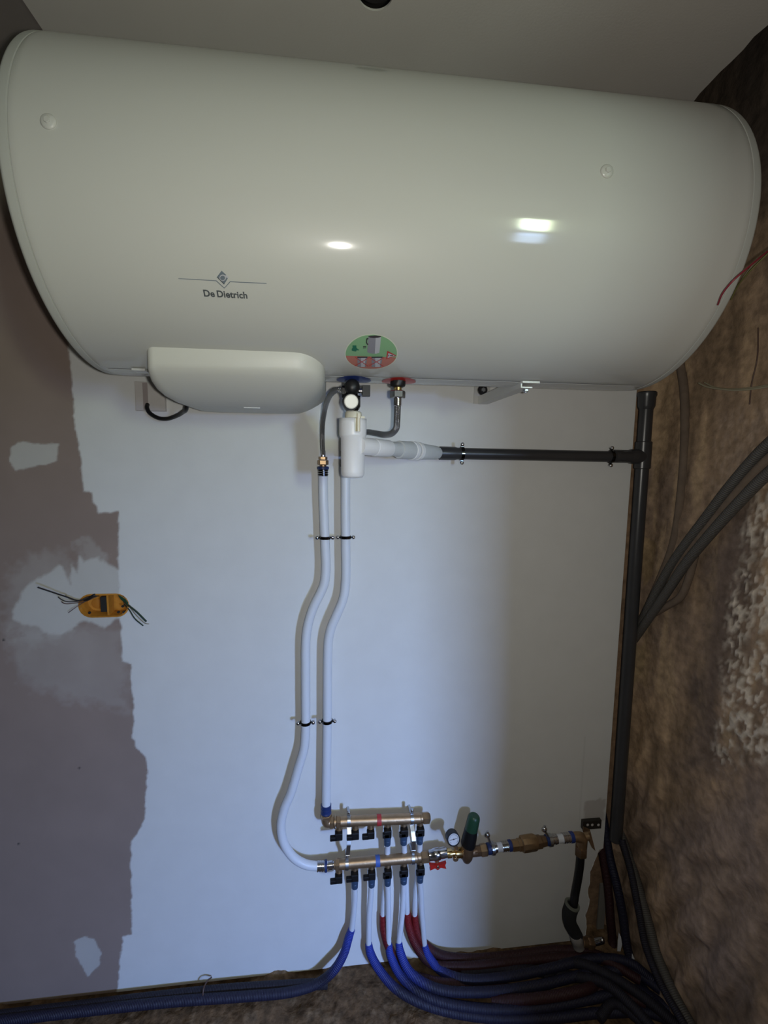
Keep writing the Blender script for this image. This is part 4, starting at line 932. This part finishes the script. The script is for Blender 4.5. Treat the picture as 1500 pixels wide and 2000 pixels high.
def sclamp(cx, cy, bx, by, label):
    t_ = thing('pipe_clamp', R_(cx, cy), label, 'pipe clamp'); c = R_(cx, cy); q = at(bx, by, yR - .01)
    g = MB(); g.ringband(c, unit(R_(1066, 1641) - R_(951, 1658)), .0166, .009, .0018, 24); g.obj('clamp_band', 'zinc', t_)
    g = MB(); g.ball(q, .0085, 16, (1, .8, 1)); g.obj('domed_screw', 'chrome', t_)
    g = MB(); g.cyl(q, c + unit(q - c) * .017, .0035, 10); g.cyl(q, q + A3(.001, 0, .013), .003, 10); g.obj('clamp_screw', 'zinc', t_)
sclamp(962, 1657, 952, 1631, 'zinc pipe clamp with domed screw right of the green-capped reducer')
sclamp(1074, 1640.5, 1063.5, 1620, 'zinc pipe clamp with domed screw right of the check valve')
be = thing('brass_elbow', R_(1136, 1640), 'weathered brass elbow turning down to the black pipe', 'pipe fitting')
g_ = MB(); g_.tube([R_(1118, 1635), R_(1128, 1634.5), R_(1136, 1637), R_(1136.5, 1648), R_(1135.5, 1662)], [.0135, .0150, .0165, .0160, .0150], 18, 5); g_.cyl(R_(1136, 1636), R_(1150, 1632.5), .0115); g_.obj('elbow_body', 'brass', be)
g_ = MB(); g_.nut(R_(1135.5, 1653), R_(1134.5, 1670), .0190); g_.obj('compression_nut', 'bronze', be)
# slotted plate and angle
sp_ = thing('slotted_plate', at(1156, 1612, 0), 'small dark slotted metal plate screwed to the wall above the brass elbow', 'bracket')
a_, b_ = at(1139, 1605, -.014), at(1174, 1618, -.014); g_ = MB(); g_.box(((a_[0] + b_[0]) / 2, -.008, (a_[2] + b_[2]) / 2), (b_[0] - a_[0], .012, a_[2] - b_[2])); g_.obj('plate', mat('dark_steel', (.05, .045, .04), .5, metal=.6), sp_, smooth=False)
for x_ in (1148, 1157, 1169):
    p = at(x_, 1611.5, -.0145); g_ = MB(); g_.cyl(p, p + A3(0, .003, 0), .0045, 14); g_.obj('slot', 'plate', sp_)
g_ = MB(); g_.prism([at(1140, 1617, -.02), at(1153, 1623, -.03), at(1163, 1662, -.05), at(1156, 1655, -.045), at(1147, 1636, -.035), at(1139, 1625, -.02)], (.001, .006, .001)); g_.obj('bent_strap', 'bronze', sp_, smooth=False)
# black pipe, foam sleeve, floor fitting
riser('supply_pipe', [R_(1134.5, 1665), R_(1132.5, 1690), R_(1129, 1715), R_(1124, 1742), at(1120, 1768, yR - .01), at(1118, 1785, yR - .01)], 'black', 'black plastic pipe running down from the brass elbow into a foam sleeve', 'pipe', .0125)
fs_ = thing('foam_sleeve', at(1115, 1800, -.06), 'black foam sleeve with a pale torn rim round the lower end of the supply pipe', 'pipe insulation')
yF = -.062
g_ = MB(); g_.tube([at(1117.5, 1768, yF), at(1112, 1785, yF), at(1113, 1802, yF), at(1121, 1818, yF), at(1128, 1830, yF - .005)], [.0215, .0215, .0205, .0200, .0185], 20, 6); g_.obj('foam', 'foam', fs_)
g_ = MB(); ax0 = unit(at(1119, 1762, yF) - at(1114, 1778, yF)); g_.ringband(at(1117.8, 1767, yF), ax0, .0160, .006, .0065, 24); g_.obj('torn_rim', mat('foam_rim', (.16, .17, .14), .8), fs_)
ff_ = thing('floor_fitting', at(1130, 1842, -.07), 'pale grey and brass fitting at the floor below the foam sleeve', 'pipe fitting')
yG = -.068
g_ = MB(); g_.lathe(at(1124, 1826, yG), at(1131, 1850, yG), [(0, .0175), (.1, .0190), (.45, .0195), (.5, .0180), (.9, .0185), (1, .015)], 22); g_.obj('coupling', mat('dusty_coupling', (.30, .28, .26), .6, var=.3, vscale=80), ff_)
g_ = MB(); g_.cyl(at(1136, 1840, yG), at(1158, 1842, yG), .0150); g_.nut(at(1146, 1841, yG), at(1158, 1842, yG), .018); g_.obj('brass_branch', 'bronze', ff_)
g_ = MB(); g_.cyl(at(1158, 1841, yG), at(1178, 1836, yG - .01), .0100); g_.ball(at(1176, 1836, yG - .015), .0085); g_.obj('chrome_end', 'chrome', ff_)
# torn foil scraps
def scrap(L, y, label): tag(MB().prism([at(*p, y) for p in L], (0, .0015, 0)).obj('foil_scrap', 'scrap', smooth=False), label, 'scrap')
scrap([(1209, 1822), (1213, 1830), (1215, 1845), (1212, 1858), (1206, 1858), (1207, 1838)], -.085, 'white scrap stuck between the red and blue sheaths')
scrap([(1235, 1863), (1239, 1872), (1240, 1886), (1237, 1901), (1232, 1893), (1234, 1880)], -.125, 'smaller white scrap beside the blue sheath near the floor')
# loose grey post of board behind the break
struct_b = MB(); p = at(1178, 1790, .01); struct_b.box((p[0] - .004, .016, .10), (.024, .006, .17)); struct_b.obj('board_remnant', mat('grey_gypsum', (.20, .19, .17), .9), wall_back, smooth=False)

# ================================================================== ORANGE ELECTRICAL BOX
eb = thing('electrical_box', (0.5 * (boxL[0] + boxR[0]), 0, bz), 'orange double electrical box sunk in the wall with wires sticking out', 'electrical box')
x0, x1 = boxL[0], boxR[0]
def stad(x0, x1, h_, y, k=10):
    out = []
    for cx, a0 in ((x1 - h_, -90), (x0 + h_, 90)):
        for i in range(k + 1): a = math.radians(a0 + 180 * i / k); out.append((cx + h_ * math.cos(a), y, bz + h_ * math.sin(a)))
    return out
g_ = MB(); K = 22
o1, o2, o3, o4 = stad(x0, x1, bh, -.0015), stad(x0 + .004, x1 - .004, bh - .004, -.0025), stad(x0 + .0055, x1 - .0055, bh - .0055, .002), stad(x0 + .008, x1 - .008, bh - .008, .034)
g_.add(o1 + o2 + o3 + o4, [(j * K + k, j * K + (k + 1) % K, (j + 1) * K + (k + 1) % K, (j + 1) * K + k) for j in range(3) for k in range(K)] + [tuple(3 * K + k for k in range(K))])
g_.obj('box_shell', 'orange', eb, ang=40)
g_ = MB(); mx = (x0 + x1) / 2
g_.box((mx + .010, .014, bz), (.005, .030, bh * 1.7)); g_.obj('partition', 'orange', eb, smooth=False)
g_ = MB(); g_.box((mx - .001, .004, bz + .003), (.015, .010, bh * 1.25)); g_.obj('dark_opening', 'dark', eb, smooth=False)
g_ = MB(); g_.cyl((x0 + .032, .033, bz - .004), (x0 + .032, .030, bz - .004), .014, 24); g_.obj('knockout', mat('dark_orange', (.45, .17, .02), .5), eb)
for q in ((x0 + .026, bz - .020), (x1 - .018, bz - .004), (x1 - .016, bz - .020), (x1 - .030, bz - .020)):
    g_ = MB(); g_.cyl((q[0], .0, q[1]), (q[0], .004, q[1]), .0035, 12); g_.obj('screw_hole', 'dark', eb)
g_ = MB(); g_.add([(x1 - .028, -.003, bz + bh - .002), (x1 - .012, -.003, bz + bh - .008), (x1 - .002, -.003, bz + .008), (x1 - .002, -.003, bz - .006), (x1 - .012, .002, bz + .006), (x1 - .022, .002, bz + .014)], [(0, 1, 2, 3, 4, 5)]); g_.obj('green_flap', 'green', eb, smooth=False)
c6 = lambda x, y, yy_: at(x / 4.166, 820 + y / 4.166, yy_)
wires = [([(0, 0)], 0)]
def wire(L, m, label, r_=.0013, name='wire', grp=None):
    return tag(MB().tube([c6(x, y, d_) for x, y, d_ in L], r_, 8, 5).obj(name, m), label, 'wire', grp)
wire([(800, 1420, .02), (730, 1440, .0), (640, 1470, -.02), (540, 1440, -.04), (306, 1362, -.07)], 'wblack', 'longest black wire pointing left from the orange box', .0018)
wire([(790, 1430, .02), (700, 1460, .0), (620, 1478, -.02), (540, 1478, -.03), (490, 1455, -.035), (473, 1440, -.035)], 'wblack', 'black wire from the orange box hooked upwards at its tip')
wire([(790, 1436, .02), (700, 1475, .0), (600, 1492, -.02), (530, 1496, -.03), (500, 1480, -.03)], 'wbrown', 'brown wire curling left from the orange box, below the hooked one')
wire([(780, 1430, .02), (690, 1462, .0), (600, 1470, -.02), (545, 1440, -.03), (535, 1422, -.03)], 'wpale', 'pale wire with a raised tip left of the orange box')
wire([(760, 1440, .02), (690, 1480, .0), (640, 1510, -.012), (590, 1545, -.02), (556, 1570, -.02)], 'wbrown', 'thin wire drooping down left from the orange box', .001)
wire([(690, 1470, .004), (720, 1455, .0), (770, 1425, .0), (800, 1425, .012)], 'wblack', 'black wire bundle lying across the left of the orange box', .0042)
wire([(1010, 1480, .02), (1060, 1520, -.01), (1120, 1570, -.03), (1190, 1640, -.045)], 'wdgreen', 'thick dark green wire pointing down right from the orange box', .0024)
wire([(1010, 1500, .02), (1055, 1550, -.01), (1100, 1620, -.03), (1165, 1675, -.045)], 'wdgreen', 'lower dark green wire from the orange box', .0016)
wire([(1010, 1490, .02), (1060, 1530, -.01), (1110, 1590, -.03), (1180, 1655, -.04), (1212, 1660, -.045)], 'wpale', 'pale wire with a bare end between the two green ones', .0011)
# ================================================================== WIRES AND CONDUITS ON THE SIDE WALL
wx = lambda L, X_: [atx(x, y, X_) for x, y in L]
def cond(L, X_, r_, m, label, nm='conduit', cat='conduit', grp=None):
    P_ = wx(L, X_)
    if r_ > .005: P_.append(P_[-1] + (P_[-1] - P_[-2]) * .8)
    return riser(nm, P_, m, label, cat, r_, grp)
cond([(2100, 420), (1600, 790), (1500, 868), (1430, 945), (1380, 1010), (1320, 1090), (1285, 1150), (1262, 1195)], SX - .022, .0125, 'gsheath', 'upper of the grey conduits slanting up the side wall')
cond([(2100, 470), (1600, 850), (1500, 925), (1440, 985), (1390, 1040), (1340, 1100), (1300, 1160), (1264, 1212)], SX - .030, .0125, 'gsheath', 'lower of the grey conduits slanting up the side wall')
cond([(2100, 445), (1600, 822), (1500, 898), (1440, 962), (1400, 1010), (1350, 1068), (1300, 1135), (1268, 1190)], SX - .012, .0115, 'brsheath', 'mud-covered conduit between the two grey slanting ones')
cond([(1325, 690), (1336, 760), (1338, 850), (1332, 950), (1316, 1060), (1290, 1130), (1268, 1180)], SX - .003, .0115, 'brsheath', 'mud-covered conduit dropping from behind the right end of the heater')
cond([(1357, 1085), (1345, 1130), (1330, 1165), (1300, 1185), (1266, 1205)], SX - .014, .010, 'brsheath', 'short mud-covered conduit curving below the grey slanting ones')
cond([(1204, 1598), (1216, 1640), (1240, 1712), (1262, 1790), (1285, 1870), (1320, 1950), (1365, 2030)], SX - .018, .0150, 'gsheath', 'grey conduit running down the foot of the side wall to the floor')
cond([(1215, 1640), (1232, 1700), (1248, 1780), (1262, 1850), (1290, 1920), (1330, 1990)], SX - .045, .010, 'dsheath', 'thin dark sheath beside the grey conduit at the foot of the side wall')
cond([(1365, 748), (1380, 755), (1410, 760), (1440, 762), (1500, 755), (1580, 735)], SX - .05, .0022, 'wpale', 'upper pale wire sticking out of the side wall below the heater', 'wire', 'wire')
cond([(1376, 747), (1395, 756), (1430, 760), (1500, 752), (1580, 730)], SX - .045, .0018, 'wpale', 'lower pale wire sticking out of the side wall below the heater', 'wire', 'wire')
cond([(1481, 640), (1479, 700), (1468, 750), (1464, 790)], SX - .008, .0015, 'wbrown', 'thin dark crack down the side wall at the right edge', 'wire', 'wire')  # crack in the wall, drawn as a thin tube
riser('wire', [at(1402, 595, -.53), at(1412, 572, -.555), at(1432, 548, -.575), at(1470, 515, -.58), atx(1640, 380, SX)], 'wred', 'thin red wire crossing the right end of the heater', 'wire', .0014)
riser('wire', [at(1428, 585, -.24), at(1440, 560, -.27), at(1460, 535, -.31), at(1500, 495, -.34), atx(1580, 420, SX)], 'wgreen', 'yellow-green wire beside the red one at the heater right end', 'wire', .0016)
riser('wire', [at(1430, 580, -.23), at(1446, 550, -.27), at(1475, 512, -.31), at(1510, 480, -.34), atx(1600, 400, SX)], 'wpale', 'pale wire running above the yellow-green one at the heater right end', 'wire', .0012)
